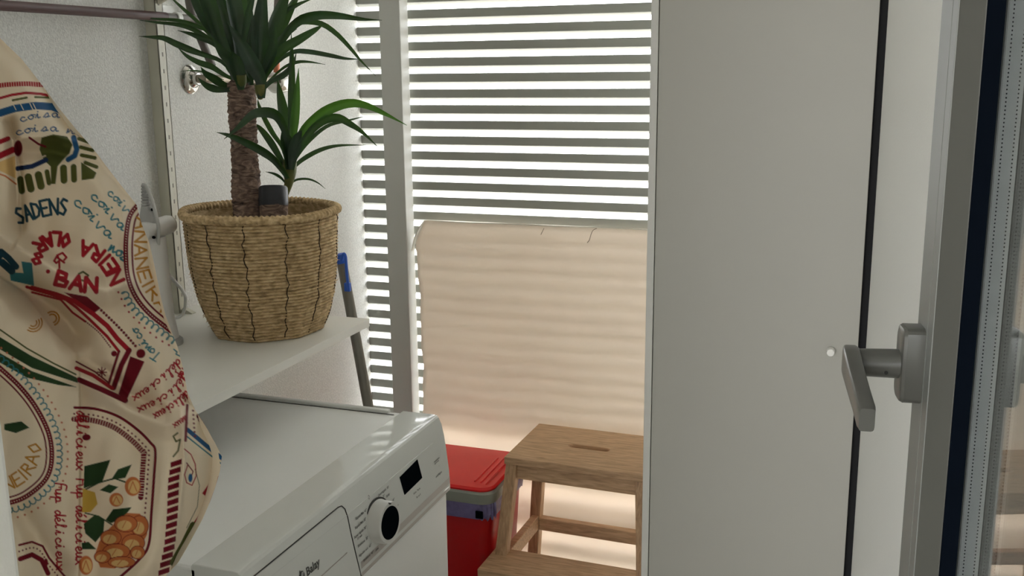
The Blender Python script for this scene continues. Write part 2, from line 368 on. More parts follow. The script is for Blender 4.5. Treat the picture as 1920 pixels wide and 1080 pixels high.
# lever: swept rounded rectangle from the elbow towards the room
secs = [(.0135, -.0868, 1.1862, .0064, .0118), (.0, -.0876, 1.1868, .0076, .0128), (-.012, -.0884, 1.1865, .0074, .0128), (-.04, -.0890, 1.1820, .0070, .0115), (-.07, -.0886, 1.1752, .0068, .0106), (-.095, -.0881, 1.1690, .0070, .0102), (-.1, -.0880, 1.1675, .0060, .0094)]
b = MB(); m_ = 16
for (s_, o_, z_, ho, hzz) in secs:
    for j in range(m_):
        a = 2*PI*(j+.5)/m_; ca, sa = math.cos(a), math.sin(a); pw = .33
        b.v.append(dp(TC+s_, o_+ho*math.copysign(abs(ca)**pw, ca), z_+hzz*math.copysign(abs(sa)**pw, sa)))
for k in range(len(secs)-1):
    for j in range(m_): b.f.append((k*m_+j, k*m_+(j+1) % m_, (k+1)*m_+(j+1) % m_, (k+1)*m_+j))
b.f += [tuple(range(m_)), tuple(range((len(secs)-1)*m_, len(secs)*m_))]
b.build('lever', 'handle', hd, smooth=.5)
# three hinges on the jamb
for z in (.3, 1.05, 1.85):
    MB().tube([dp(.322, -.022, z), dp(.322, -.022, z+.09)], .008, 14).build('hinge', 'frame', door, smooth=True)

# ================================================================== SHELF on wall rail
SZ = .958
sb = MB().box((XW+.003, .62, SZ-.0158), (-.922, 1.755, SZ)).build('wall_shelf', ['shelf'], bevel=.0006, origin=(-1.13, 1.2, SZ-.0158),
    label='white laminate shelf board on the left wall under the basket', cat='shelf')
rl = empty('shelf_upright', (XW, 1.69, .3), 'cream slotted metal upright screwed to the plaster wall', 'rail')
b = MB(); b.box((XW, 1.676, .3), (XW+.0255, 1.679, 2.2)); b.box((XW, 1.697, .3), (XW+.0255, 1.700, 2.2)); b.box((XW+.0235, 1.676, .3), (XW+.0255, 1.700, 2.2))
b.build('channel', 'rail', rl, bevel=.0006)
sm = None
for i in range(44):
    z = .8+i*.032
    if sm is None: sm = MB().box((XW+.0256, 1.6862, z), (XW+.0259, 1.6898, z+.008)).build('slot', 'slot', rl); zz0 = z
    else:
        o = sm.copy(); C.objects.link(o); o.parent = rl; o.location = sm.location+V((0, 0, z-zz0))
for nm, z, L, lab in (('shelf_bracket', SZ-.016, .36, 'cream metal bracket holding up the white shelf board'), ('shelf_bracket', 1.640, .11, 'cream metal bracket at the top of the upright behind the plant leaves')):
    q = empty(nm, (XW+.026, 1.688, z), lab, 'bracket')
    MB().prism([(XW+.0265, 1.684, z-.001), (XW+.0265, 1.684, z-.07), (XW+.05, 1.684, z-.06), (XW+L, 1.684, z-.014), (XW+L, 1.684, z-.001)], (0, .008, 0)).build('arm', 'rail', q, bevel=.001)
    MB().prism([(XW+.0265, 1.682, z-.0005), (XW+.0265, 1.682, z+.024), (XW+.032, 1.682, z+.026), (XW+.052, 1.682, z+.0175), (XW+.052, 1.682, z+.0165)] if z < 1.2 else [(XW+.0265, 1.682, z-.0005), (XW+.0265, 1.682, z+.02), (XW+.04, 1.682, z+.02), (XW+.05, 1.682, z+.0)], (0, .012, 0)).build('hook', 'rail', q)

# ================================================================== WASHING MACHINE
MY0, MY1, MZ = .947, 1.548, .85
wm = empty('washing_machine', (-.95, 1.2475, 0), 'white front loading washing machine below the shelf with a black display', 'washing machine')
FP = [(.3, -.670), (.705, -.670), (.713, -.667), (.751, -.668), (.786, -.672), (.815, -.676), (.834, -.680), (.844, -.6845), (.849, -.6885), (.852, -.697)]
zz_, xx_ = [p[0] for p in FP], [p[1] for p in FP]
def px_(z): return float(np.interp(z, zz_, xx_))
b = MB(); b.prism([(-1.235, MY0+.003, .012), (-.672, MY0+.003, .012), (-.672, MY0+.003, .711), (-.70, MY0+.003, .711), (-.70, MY0+.003, .828), (-1.235, MY0+.003, .828)], (0, MY1-MY0-.006, 0))
b.build('cabinet', 'enamel', wm, bevel=.006, seg=3)
# top: slab with a raised rim strip at back and far side
b = MB(); b.box((-1.238, MY0, .826), (-.748, MY1, .8465)); b.build('top_panel', 'enamel', wm, bevel=.004, seg=3)
MB().box((-1.238, MY1-.014, .8405), (-.778, MY1, .8525)).build('edge_trim', 'plastic2', wm, bevel=.003)
MB().box((-1.238, MY1-.0165, .8462), (-.765, MY1-.014, .8472)).build('trim_gap', 'seam', wm)
def pan(Y, z, off=0): return V((px_(z)+off, Y, z))
# control panel shell: front curve and flat front strip of the top
shell = [(-.757, .8464), (-.754, .8504), (-.7535, .8507), (-.6975, .8508), (-.6955, .8507), (-.6888, .8499), (-.6855, .8462), (-.680, .834), (-.676, .815), (-.672, .786), (-.668, .751), (-.6665, .7215), (-.668, .7125), (-.70, .712), (-.72, .826), (-.757, .826)]
b = MB().prism([(x, MY0, z) for x, z in shell], (0, MY1-MY0, 0)); cp = b.build('control_panel', 'plastic', wm, smooth=.30, bevel=.0012)
# printed grey band along the lower edge
def surf_quad(b, y0, y1, z0, z1, off, ny=2, nz=4, zf=None):
    k = len(b.v)
    for i in range(nz+1):
        for j in range(ny+1):
            Y = y0+(y1-y0)*j/ny; zl = (zf(Y) if zf else z0); z = zl+(z1-zl)*i/nz; b.v.append(pan(Y, z, off))
    for i in range(nz):
        for j in range(ny): b.f.append((k+i*(ny+1)+j, k+i*(ny+1)+j+1, k+(i+1)*(ny+1)+j+1, k+(i+1)*(ny+1)+j))
b = MB(); surf_quad(b, 1.212, MY1-.001, .7145, .738, .0006); b.build('grey_band', 'greyband', cp)
# crease above the dial
MB().tube([pan(.99, .8215, .0), pan(1.2, .8175, .0), pan(1.50, .8165, .0)], .0010, 6).build('crease', 'plastic', cp)
# door with porthole below
MB().lathe([(.165, 0), (.165, .006), (.155, .020), (.13, .030), (.12, .018), (.10, .006)], (-.670, 1.32, .46), (1, 0, 0), 56).build('porthole_ring', 'greyband', wm, smooth=True)
MB().lathe([(.118, .014), (.09, .026), (.05, .032), (.001, .034)], (-.670, 1.32, .46), (1, 0, 0), 48).build('porthole_glass', 'black', wm, smooth=True)
# drawer: outline groove and pull recess
outl = [(.955, .716), (.955, .8365), (1.178, .8365), (1.1865, .835), (1.1925, .828), (1.1945, .815), (1.1955, .79), (1.2005, .752), (1.210, .716)]
dr = empty('detergent_drawer', (-.67, 1.08, .77), parent=wm)
dens = []
for i in range(len(outl)-1):
    for j in range(8): dens.append((outl[i][0]+(outl[i+1][0]-outl[i][0])*j/8, outl[i][1]+(outl[i+1][1]-outl[i][1])*j/8))
dens.append(outl[-1])
b = MB(); f0 = []
for i in range(13):
    z = .7165+(.8355-.7165)*i/12
    ye = float(np.interp(z, [.716, .752, .79, .815, .828, .835, .8365], [1.2085, 1.1990, 1.1940, 1.193, 1.191, 1.185, 1.176]))
    b.v += [pan(.9565+(ye-.9565)*j/6, z, .0008) for j in range(7)]
for i in range(12):
    for j in range(6): b.f.append((i*7+j, i*7+j+1, (i+1)*7+j+1, (i+1)*7+j))
b.build('drawer_front', 'plastic2', dr, smooth=True)
MB().tube([pan(y, z, .0006) for y, z in dens], .0009, 5).build('groove', 'seam', dr)
# pull recess: shallow scoop
b = MB(); N = 14
for i in range(N+1):
    y = .985+(1.176-.985)*i/N; e = .5-.5*math.cos(2*PI*i/N)
    for j in range(6):
        z = .7175+(.7685-.7175)*j/5*(1-.0*e)
        b.v.append(pan(y, z, .0012+.004*math.sin(PI*j/5)*(e**.4)-(.0 if j < 5 else .0)))
for i in range(N):
    for j in range(5): b.f.append((i*6+j, i*6+j+1, (i+1)*6+j+1, (i+1)*6+j))
b.build('pull_lip', 'plastic2', dr, smooth=True)
MB().tube([pan(.985, .7695, .0012), pan(1.176, .7695, .0012)], .0007, 5).build('pull_shadow', 'greyband', dr)
# lettering helper on the panel: text runs along +Y, up is +Z
def panel_text(b, t, y, z, size, bold=0, align='LEFT', off=.0013):
    vs, fs = text_mb(t, size, lambda u, v: pan(y+u, z+v, off), align, bold=bold); b.add(vs, fs)
b = MB(); panel_text(b, 'Balay', 1.071, .7855, .0165, .0004)
c0 = (1.060, .7915)
b.add([pan(c0[0]+.0068*math.cos(a), c0[1]+.0066*math.sin(a), .0013) for a in np.linspace(0, 2*PI, 20, False)], [tuple(range(20))])
b.add([pan(1.0555, .797, .0013), pan(1.0575, .8015, .0013), pan(1.059, .797, .0013)], [(0, 1, 2)])
b.build('brand_lettering', 'print_', dr)
b = MB()
for k in range(3): b.add([pan(1.0545+.002*k, .786, .0016), pan(1.0555+.002*k, .786, .0016), pan(1.0615+.002*k, .7965, .0016), pan(1.0605+.002*k, .7965, .0016)], [(0, 1, 2, 3)])
b.build('emblem_lines', 'plastic2', dr)
# dial
dc = (1.276, .7735)
nrm = V((1, -.085, .06)).normalized()
P0 = pan(dc[0], dc[1], 0)
dl = MB().lathe([(.0335, -.003), (.0335, .0012), (.0326, .0025), (.0318, .0195), (.0306, .0222), (.0268, .0230), (.0252, .0222)], P0, nrm, 56, cap1=False).build('dial', 'dialgrey', wm, smooth=True)
MB().lathe([(.0256, .0214), (.0250, .0227), (.001, .0231)], P0, nrm, 48).build('dial_cap', 'black', dl, smooth=True)
MB().lathe([(.0362, -.001), (.0362, .0007), (.0335, .0009)], P0, nrm, 48).build('dial_gap', 'seam', dl, smooth=True)
MB().box((P0.x+.004, P0.y-.0012, P0.z+.0305), (P0.x+.0235, P0.y+.0012, P0.z+.0322)).build('pointer', 'seam', dl)
# display
dq = [(1.364, .8085), (1.371, .7765), (1.439, .7785), (1.4325, .8125)]
b = MB(); b.v += [pan(y, z, .0004) for y, z in dq]+[pan(y, z, .0012) for y, z in dq]
b.f += [(0, 1, 2, 3), (4, 5, 6, 7)]+[(i, (i+1) % 4, 4+(i+1) % 4, 4+i) for i in range(4)]
b.build('display', 'black', cp)
# small print
b = MB()
for t, y, z in (('Rápido/Mix 40°', 1.2135, .8020), ('Rápido/Mix 30°', 1.2075, .7905), ('Super rápido 30°', 1.2010, .7790), ('15 min', 1.2085, .7735), ('Sintéticos  30°', 1.2075, .7625), ('Algodón eco  60°', 1.2065, .7480), ('Sintéticos  40°', 1.2185, .7345)):
    panel_text(b, t, y, z, .0056, .0001)
for t, y, z in (('Centrifugado  30\'', 1.287, .8075), ('20°', 1.300, .8005), ('30/40', 1.3105, .7960), ('40°', 1.3285, .7830), ('60°', 1.3385, .7680), ('°', 1.343, .7520), ('Inicio  Pausa', 1.400, .7645), ('Fin en h', 1.408, .7545), ('opciones', 1.4905, .7815), ('centrifugado', 1.489, .7585), ('*', 1.506, .7705), ('Lana', 1.258, .7330), ('*', 1.5415, .7365)):
    panel_text(b, t, y, z, .0052, .0001)
b.add([pan(1.2605+.0024*math.cos(a), .8180+.0032*math.sin(a), .0013) for a in np.linspace(0, 2*PI, 14, False)]+[pan(1.2605+.0017*math.cos(a), .8180+.0024*math.sin(a), .0013) for a in np.linspace(0, 2*PI, 14, False)], [(i, (i+1) % 14, 14+(i+1) % 14, 14+i) for i in range(14)])
b.add([pan(1.49, .7855, .0013), pan(1.513, .7855, .0013), pan(1.513, .7868, .0013), pan(1.49, .7868, .0013)], [(0, 1, 2, 3)])
b.build('printed_labels', 'print_', cp, kind='stuff')
for i, (x, y) in enumerate(((-1.19, 1.0), (-1.19, 1.49), (-.72, 1.0), (-.72, 1.49))):
    MB().lathe([(.022, 0), (.022, .008), (.016, .0118)], (x, y, 0), n=18).build('foot', 'gasket', wm)

# ================================================================== RED BIN
bt = empty('pedal_bin', (-.985, 2.335, 0), 'red plastic waste bin with grey rim and lilac bag beside the step stool', 'bin')
def rrect(x0, x1, y0, y1, r, z, n=6):
    out = []
    for (cx, cy, a0) in ((x1-r, y1-r, 0), (x0+r, y1-r, 1), (x0+r, y0+r, 2), (x1-r, y0+r, 3)):
        for i in range(n+1): a = (a0+i/n)*PI/2; out.append(V((cx+r*math.cos(a), cy+r*math.sin(a), z)))
    return out
def loft(rings, cap0=True, cap1=True):
    b = MB(); m = len(rings[0])
    for r_ in rings: b.v += r_
    for k in range(len(rings)-1):
        for j in range(m): b.f.append((k*m+j, k*m+(j+1) % m, (k+1)*m+(j+1) % m, (k+1)*m+j))
    if cap0: b.f.append(tuple(range(m-1, -1, -1)))
    if cap1: b.f.append(tuple(range((len(rings)-1)*m, len(rings)*m)))
    return b
BX0, BX1, BY0, BY1 = -1.135, -.835, 2.195, 2.462
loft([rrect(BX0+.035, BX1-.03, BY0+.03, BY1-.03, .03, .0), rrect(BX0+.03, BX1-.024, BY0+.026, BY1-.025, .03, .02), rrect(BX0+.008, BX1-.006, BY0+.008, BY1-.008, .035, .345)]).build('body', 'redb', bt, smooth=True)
# bag folded over the rim with a wavy hem
rings = []
for z, e in ((.384, .0005), (.372, .003), (.352, .004), (.338, .0015)):
    r_ = rrect(BX0+.004-e, BX1-.004+e, BY0+.004-e, BY1-.004+e, .035, z, 14)
    for i, p in enumerate(r_):
        wv = .003*math.sin(i*2.3)+.002*math.sin(i*5.1+z*90); n = V((p.x-(BX0+BX1)/2, p.y-(BY0+BY1)/2, 0)).normalized()
        p += n*wv*.6; p.z += (.004*math.sin(i*1.7)+.003*math.sin(i*4.3)) if z < .35 else 0
    rings.append(r_)
loft(rings, False, False).build('bin_bag', 'bag', bt, smooth=True)
rm = loft([rrect(BX0, BX1, BY0, BY1, .036, .380), rrect(BX0-.003, BX1+.003, BY0-.003, BY1+.003, .038, .388), rrect(BX0-.003, BX1+.003, BY0-.003, BY1+.003, .038, .407), rrect(BX0+.002, BX1-.002, BY0+.002, BY1-.002, .036, .412)]).build('rim', 'rim', bt, smooth=True)
MB().box((BX1-.042, BY0-.007, .345), (BX1-.022, BY0-.002, .365)).build('latch', 'black', bt, bevel=.002)
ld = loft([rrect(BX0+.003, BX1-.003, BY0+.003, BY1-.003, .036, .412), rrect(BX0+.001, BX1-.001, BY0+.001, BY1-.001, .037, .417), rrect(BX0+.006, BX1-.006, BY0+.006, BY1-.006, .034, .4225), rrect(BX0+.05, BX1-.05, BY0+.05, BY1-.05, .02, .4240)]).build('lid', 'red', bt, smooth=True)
for k in range(3):
    x = BX1-.026-.016*k
    MB().tube([(x, BY0+.03+.006*k, .4222), (x, BY0+.036, .4238), (x, BY1-.07, .4240), (x, BY1-.06, .4222)], .0028, 8).build('ridge', 'red', ld, smooth=True)

# ================================================================== STEP STOOL
st = empty('step_stool', (-.63, 2.30, 0), 'wooden step stool with a hand hole in its top step beside the wardrobe', 'stool')
SR = Matrix.Rotation(math.radians(-1.6), 3, 'Z'); SP = V((-.63, 2.35, 0))
def srot(b): b.v = [SP+SR @ (p-SP) if True else p for p in b.v]; return b
def board_with_slot(x0, x1, y0, y1, z0, z1, cx, cy, hw, hr):
    b = MB(); n = 10; slot = []
    for i in range(n+1): a = -PI/2+PI*i/n; slot.append((cx+hw-hr+hr*math.cos(a), cy+hr*math.sin(a)))
    for i in range(n+1): a = PI/2+PI*i/n; slot.append((cx-hw+hr+hr*math.cos(a), cy+hr*math.sin(a)))
    m = len(slot); outer = []
    for (x, y) in slot:
        dx, dy = x-cx, y-cy
        # project onto the board outline
        sx_ = ((x1-cx) if dx > 0 else (cx-x0))/max(abs(dx), 1e-6); sy_ = ((y1-cy) if dy > 0 else (cy-y0))/max(abs(dy), 1e-6); s = min(sx_, sy_)
        outer.append((cx+dx*s, cy+dy*s))
    # put corners exactly
    for c in ((x0, y0), (x1, y0), (x1, y1), (x0, y1)):
        k = min(range(m), key=lambda i: (outer[i][0]-c[0])**2+(outer[i][1]-c[1])**2); outer[k] = c
    for z in (z0, z1):
        b.v += [V((x, y, z)) for x, y in slot]+[V((x, y, z)) for x, y in outer]
    for i in range(m):
        j = (i+1) % m
        b.f += [(i, j, m+j, m+i), (2*m+i, 2*m+j, 3*m+j, 3*m+i), (i, j, 2*m+j, 2*m+i), (m+i, m+j, 3*m+j, 3*m+i)]
    return b
srot(board_with_slot(-.811, -.449, 2.226, 2.487, .481, .500, -.630, 2.357, .0535, .0125)).build('top_step', 'wood', st, bevel=.0025)
def leg(xt, yt, xb, yb, zt, hx=.0150, hy=.0150):
    b = MB(); b.hexa([(xb-hx, yb-hy, 0), (xb+hx, yb-hy, 0), (xb+hx, yb+hy, 0), (xb-hx, yb+hy, 0)], [(xt-hx, yt-hy, zt), (xt+hx, yt-hy, zt), (xt+hx, yt+hy, zt), (xt-hx, yt+hy, zt)]); return srot(b)
for sgn in (-1, 1):
    cx = -.63
    leg(cx+sgn*.165, 2.250, cx+sgn*.200, 2.165, .481).build('leg', 'wood_leg', st, bevel=.003)
    leg(cx+sgn*.165, 2.462, cx+sgn*.200, 2.475, .481).build('leg', 'wood_leg', st, bevel=.003)
    # side rail carrying the lower step
    b = MB(); x = cx+sgn*.181
    b.box((x-.010, 2.20, .205), (x+.010, 2.456, .245)); srot(b).build('side_rail', 'wood', st, bevel=.002)
    b = MB(); b.box((x-.011, 2.120, .195), (x+.011, 2.205, .2295)); srot(b).build('step_bearer', 'wood', st, bevel=.002)
    b = MB(); b.box((cx+sgn*.168-.009, 2.262, .438), (cx+sgn*.168+.009, 2.450, .481)); srot(b).build('side_apron', 'wood', st, bevel=.002)
srot(MB().box((-.782, 2.238, .441), (-.478, 2.256, .481))).build('front_apron', 'wood', st, bevel=.002)
srot(MB().box((-.782, 2.455, .441), (-.478, 2.473, .481))).build('back_apron', 'wood', st, bevel=.002)
srot(MB().box((-.800, 2.452, .204), (-.460, 2.474, .240))).build('stretcher', 'wood', st, bevel=.002)
srot(MB().box((-.838, 2.108, .2297), (-.422, 2.236, .250))).build('lower_step', 'wood', st, bevel=.0025)

# ================================================================== MOP POLE with blue clip
pa, pb = onY(690, 758, 1.98), onY(641, 492, 1.98)
dd = (pb-pa).normalized(); p_bot = pa-dd*(pa.z-.02)/dd.z; p_top = pb+dd*.0
mp = empty('mop', p_bot, 'grey metal mop pole with a blue plastic clip leaning behind the shelf', 'mop')
MB().tube([p_bot, pa, p_top], .0118, 18).build('pole', 'pole', mp, smooth=True)
MB().tube([p_top-dd*.002, p_top+dd*.018, p_top+dd*.021], [.0125, .0125, .008], 18).build('end_cap', 'blue', mp, smooth=True)
q0, q1 = onY(645, 478, 1.962), onY(652, 546, 1.962)
MB().tube(catmull([onY(641, 488, 1.965), onY(644, 476, 1.962), onY(648, 482, 1.960), onY(650, 510, 1.960), onY(654, 546, 1.962)], 16), .0034, 8).build('hanging_loop', 'blue', mp, smooth=True)
b = MB(); cpt = onY(653, 538, 1.967); b.box(cpt-V((.008, .006, .010)), cpt+V((.006, .004, .010))); b.build('clip', 'blue', mp, bevel=.002)
MB().prism([(p_bot.x-.12, p_bot.y-.05, .0), (p_bot.x+.12, p_bot.y-.05, .0), (p_bot.x+.12, p_bot.y+.05, .0), (p_bot.x-.12, p_bot.y+.05, .0)], (0, 0, .03)).build('mop_head', 'pole', mp, bevel=.008)

# ================================================================== PIPES on the left wall
gp = empty('wall_pipe', (XW, 1.2, 1.547), 'dark red painted pipe running along the top of the plaster wall', 'pipe')
pp = [V((-1.31, .42, 1.547)), V((-1.31, 1.2, 1.547)), V((-1.31, 1.70, 1.5475))]
MB().tube(pp, .0085, 16).build('pipe', 'conduit', gp, smooth=True)
MB().tube([V((-1.31, 1.70, 1.5475)), V((-1.31, 1.86, 1.5465))], .0078, 16).build('bare_pipe', 'greypipe', gp, smooth=True, label='bare grey end of the pipe')
for y in (1.14, 1.735):
    b = MB(); b.lathe([(.0088, -.006), (.0108, -.006), (.0108, .006), (.0088, .006)], (-1.31, y, 1.547), (0, 1, 0), 20); b.box((XW, y-.004, 1.5445), (-1.32, y+.004, 1.5495)); b.build('pipe_clip', 'plastic2' if y > 1.5 else 'conduit', gp)
MB().box((XW+.001, 1.722, 1.552), (XW+.006, 1.775, 1.572)).build('mounting_plate', 'plastic2', gp, bevel=.001)
MB().tube(catmull([onX(352, -14, -1.322), onX(358, 20, -1.318), onX(372, 62, -1.314), onX(386, 96, -1.310), onX(398, 124, -1.306)], 14), .0082, 12).build('flexible_hose', 'greypipe', gp, smooth=True)
tap = empty('stop_valve', onX(356, 148, XW), 'chrome wall flange and water valve half hidden by the plant', 'valve')
fc = onX(356, 148, XW)
MB().lathe([(.0305, 0), (.0305, .003), (.026, .007), (.019, .009), (.018, .012), (.0125, .016), (.0115, .022)], fc, (1, 0, 0), 36).build('flange', 'chrome', tap, smooth=True)
MB().tube([fc+V((.02, 0, 0)), fc+V((.034, .004, 0)), fc+V((.036, .02, -.001)), fc+V((.036, .33, -.006))], .0088, 14).build('tube', 'brass', tap, smooth=True)
vc = onX(522, 155, -1.302)
MB().lathe([(.020, -.02), (.024, -.014), (.024, .014), (.018, .02)], vc, (0, 1, 0), 28).build('union_nut', 'chrome', tap, smooth=True)
MB().tube([onX(519, 150, -1.308), onX(518, 92, -1.308)], .0075, 14).build('copper_tube', 'copper', tap, smooth=True)
MB().lathe([(.011, 0), (.0135, .004), (.0135, .022), (.0145, .026), (.0145, .04), (.011, .046)], onX(519, 92, -1.308), (0, 0, 1), 24).build('white_fitting', 'plastic2', tap, smooth=True)
MB().tube([onX(520, 46, -1.308), onX(524, -25, -1.308)], .0105, 14).build('riser', 'greypipe', tap, smooth=True)

# ================================================================== HAND STEAMER on the shelf
sx0 = onX(282, 428, -1.20)
sm_ = empty('garment_steamer', (-1.20, 1.476, SZ), 'white handheld steamer with a ribbed grey top and looping cord on the shelf', 'steamer')
tip = onX(268, 344, -1.20); rb = onX(274, 385, -1.20); bb = onX(281, 425, -1.20)
ax = (tip-bb).normalized()
b = MB(); L0 = (tip-rb).length
for i in range(7):
    p = rb+(tip-rb)*(i/7.2); r = .0082-.0052*i/7
    b.lathe([(r*.75, 0), (r, .0008), (r, .0032), (r*.75, .0042)], p, ax, 18)
b.tube([rb, tip], [.006, .0022], 12).build('strain_relief', 'steamg', sm_, smooth=True)
MB().tube([bb-ax*.01, bb, bb+ax*.012, rb-ax*.006, rb], [.018, .0185, .0175, .0105, .0082], 24).build('handle', 'steamg', sm_, smooth=True)
h0, h1 = onX(262, 437, -1.195), onX(322, 419, -1.195); hx = (h1-h0).normalized()
MB().tube([h0, h0+hx*.004, h1-hx*.012, h1-hx*.005, h1-hx*.001, h1], [.012, .0168, .0175, .0158, .0105, .003], 26).build('steam_head', 'steam', sm_, smooth=True)
MB().tube([V((-1.197, 1.466, SZ+.012)), V((-1.197, 1.467, SZ+.05)), V((-1.197, 1.470, 1.155))], [.034, .028, .022], 24).build('water_tank', 'steam', sm_, smooth=True)
MB().lathe([(.040, 0), (.040, .008), (.034, .013)], (-1.197, 1.466, SZ), n=28).build('base', 'steamg', sm_, smooth=True)
for x, y, X in ((286, 393, -1.186), (288, 445, -1.178)):
    MB().lathe([(.0026, -.003), (.0026, .0012), (.0015, .0016)], onX(x, y, X), -FWD, 12).build('button', 'black', sm_)
cpts = [tip-ax*.002, onX(274, 350, -1.192), onX(285, 376, -1.186), onX(292, 402, -1.172), onX(297, 425, -1.168), onX(297, 455, -1.178), onX(299, 482, -1.19), onX(310, 506, -1.215), onX(328, 528, -1.24), onX(342, 545, -1.262), onX(348, 562, -1.280)]
e_ = onZ(345, 572, SZ+.004); cpts.append(V((-1.292, 1.652, SZ+.004))); cpts.append(V((-1.302, 1.60, SZ+.004)))
MB().tube(catmull(cpts, 70), .0032, 10).build('power_cord', 'cord', sm_, smooth=True)

# ================================================================== BASKET
BC = V((-1.070, 1.622, SZ)); BD = (BC-CAM).dot(FWD)
bk = empty('woven_basket', BC, 'brown woven seagrass planter basket standing on the white shelf', 'basket')
hs = [0, .012, .03, .07, .13, .20, .226]; rs = [.1035, .109, .1165, .129, .1385, .1425, .1435]
ROT0 = .35
def poly8(a, k):
    q = ((a-ROT0) % (PI/4))-PI/8; return 1-k*(1-math.cos(PI/8)/math.cos(q)*1.02)
rows = 37; prof = []
for i in range(rows):
    for j in range(6):
        h = (i+j/6)*.226/rows; prof.append((float(np.interp(h, hs, rs))+.0034*(math.sin(PI*j/6)**.6 if j else 0)-.0034, h))
NB = 216
def fr(r, h, a):
    k = .55*(1-h/.28)+.18
    d = .0008*math.sin(a*92+h*1400)+.0006*math.sin(a*31+h*90)+.0012*math.sin(a*3+h*20)
    sq = ((a-ROT0+PI/24) % (PI/6))/(PI/6)
    return r*poly8(a, k)+d-(.0022*math.exp(-((sq-.25)/.03)**2))
MB().lathe(prof, BC, n=NB, fr=fr, cap1=False).build('woven_wall', 'rope', bk, smooth=True)
inner = [(float(np.interp(h, hs, rs))-.007, h) for h in (.01, .05, .10, .15, .19, .225)]
MB().lathe(inner, BC, n=72, fr=lambda r, h, a: r*poly8(a, .3), cap1=False).build('inner_weave', 'rope', bk, smooth=True)
b = MB(); NR = 560; nr = 10
for i in range(NR):
    a = 2*PI*i/NR; R_ = .1415*poly8(a, .18)
    for j in range(nr):
        q = 2*PI*j/nr; rr = .0078*(1+.16*math.sin(a*96+q)); zz = .003*math.sin(4*a+.6)
        b.v.append(BC+V(((R_+rr*math.cos(q))*math.cos(a), (R_+rr*math.cos(q))*math.sin(a), .229+zz*.4+rr*math.sin(q))))
for i in range(NR):
    for j in range(nr): b.f.append((i*nr+j, ((i+1) % NR)*nr+j, ((i+1) % NR)*nr+(j+1) % nr, i*nr+(j+1) % nr))
b.build('braided_rim', 'rope', bk, smooth=True)
for s in range(12):
    a = ROT0+PI/6*s+PI/6*.25-PI/24; pts = []
    for i in range(26):
        h = .006+i*.216/25; aa = a+.018*math.sin(i*1.9+s)+.012*math.sin(i*.6+s*2); r = fr(float(np.interp(h, hs, rs)), h, aa)-.0004
        pts.append(BC+V((r*math.cos(aa), r*math.sin(aa), h)))
    MB().tube(pts, .0011, 5).build('stitch', 'stitch', bk)
fb = MB()
for i in range(170):
    a = random.random()*2*PI; h = .01+random.random()*.2; r = fr(float(np.interp(h, hs, rs)), h, a)
    p = BC+V((r*math.cos(a), r*math.sin(a), h)); t_ = V((-math.sin(a), math.cos(a), random.uniform(-.5, .5))); o_ = V((math.cos(a), math.sin(a), 0))
    fb.tube([p-o_*.001, p+t_*.004+o_*.002, p+t_*.009+o_*random.uniform(.002, .005)], [.0006, .0005, .0002], 4)
fb.build('loose_fibres', 'rope', bk, kind='stuff')

# ================================================================== YUCCA PLANT
pl = empty('yucca_plant', BC+V((0, 0, .012)), 'potted yucca with a thick trunk, spiky dark green leaves and a small side shoot', 'plant')
MB().lathe([(.085, .012), (.118, .185), (.121, .19), (.116, .19), (.112, .178)], BC, n=48, cap1=False).build('nursery_pot', 'pot', pl, smooth=True)
b = MB(); b.lathe([(.114, .170), (.10, .176), (.05, .180), (.001, .181)], BC, n=40, cap0=False); b.build('soil', 'soil', pl, smooth=True)
TD = BD
t0, t1 = atD(465, 418, TD-.04), atD(452, 158, TD)
tx = (t1-t0).normalized(); TL = (t1-t0).length
prof = []; NT = 90
for i in range(NT+1):
    u = i/NT; prof.append((.0248+.0012*math.sin(u*9)-.001*u+random.uniform(0, .0016), u*TL))
prof += [(.021, TL+.004), (.012, TL+.008)]
def ftr(r, h, a):
    return r+.0011*math.sin(a*5+h*90)+.0009*math.sin(a*9-h*220)+.0008*math.sin(a*13+h*410)+.0006*math.sin(a*3+h*600)
MB().lathe(prof, t0, tx, 40, ftr).build('trunk', 'bark', pl, smooth=True)
# bark scales that stick out along the silhouette
b = MB()
for i in range(120):
    u = random.random(); a = random.random()*2*PI; uu = tx.orthogonal().normalized(); vv = tx.cross(uu); o_ = uu*math.cos(a)+vv*math.sin(a); tt = tx.cross(o_)
    p = t0+tx*(TL*u)+o_*.0245; wdt = random.uniform(.003, .008)
    b.add([p-tt*wdt, p+tt*wdt, p+tt*wdt*.5+tx*.004+o_*random.uniform(.001, .004), p-tt*wdt*.5+tx*.004+o_*random.uniform(.001, .003)], [(0, 1, 2, 3)])
b.build('bark_scales', 'bark', pl, kind='stuff')
s0, s1 = atD(514, 420, BD-.055), atD(512, 349, BD-.055)
stx = (s1-s0).normalized(); SL = (s1-s0).length
sp = MB().lathe([(.0268, 0), (.0265, SL*.3), (.0262, SL*.5)], s0, stx, 32, lambda r, h, a: r+.0008*math.sin(a*6+h*300), cap1=False).build('cut_cane', 'bark', pl, smooth=True)
MB().lathe([(.0268, SL*.48), (.0270, SL*.52), (.0266, SL*.95), (.0235, SL), (.001, SL*1.02)], s0, stx, 32, lambda r, h, a: r+.0005*math.sin(a*5+h*200)).build('wax_cap', 'wax', sp, smooth=True)
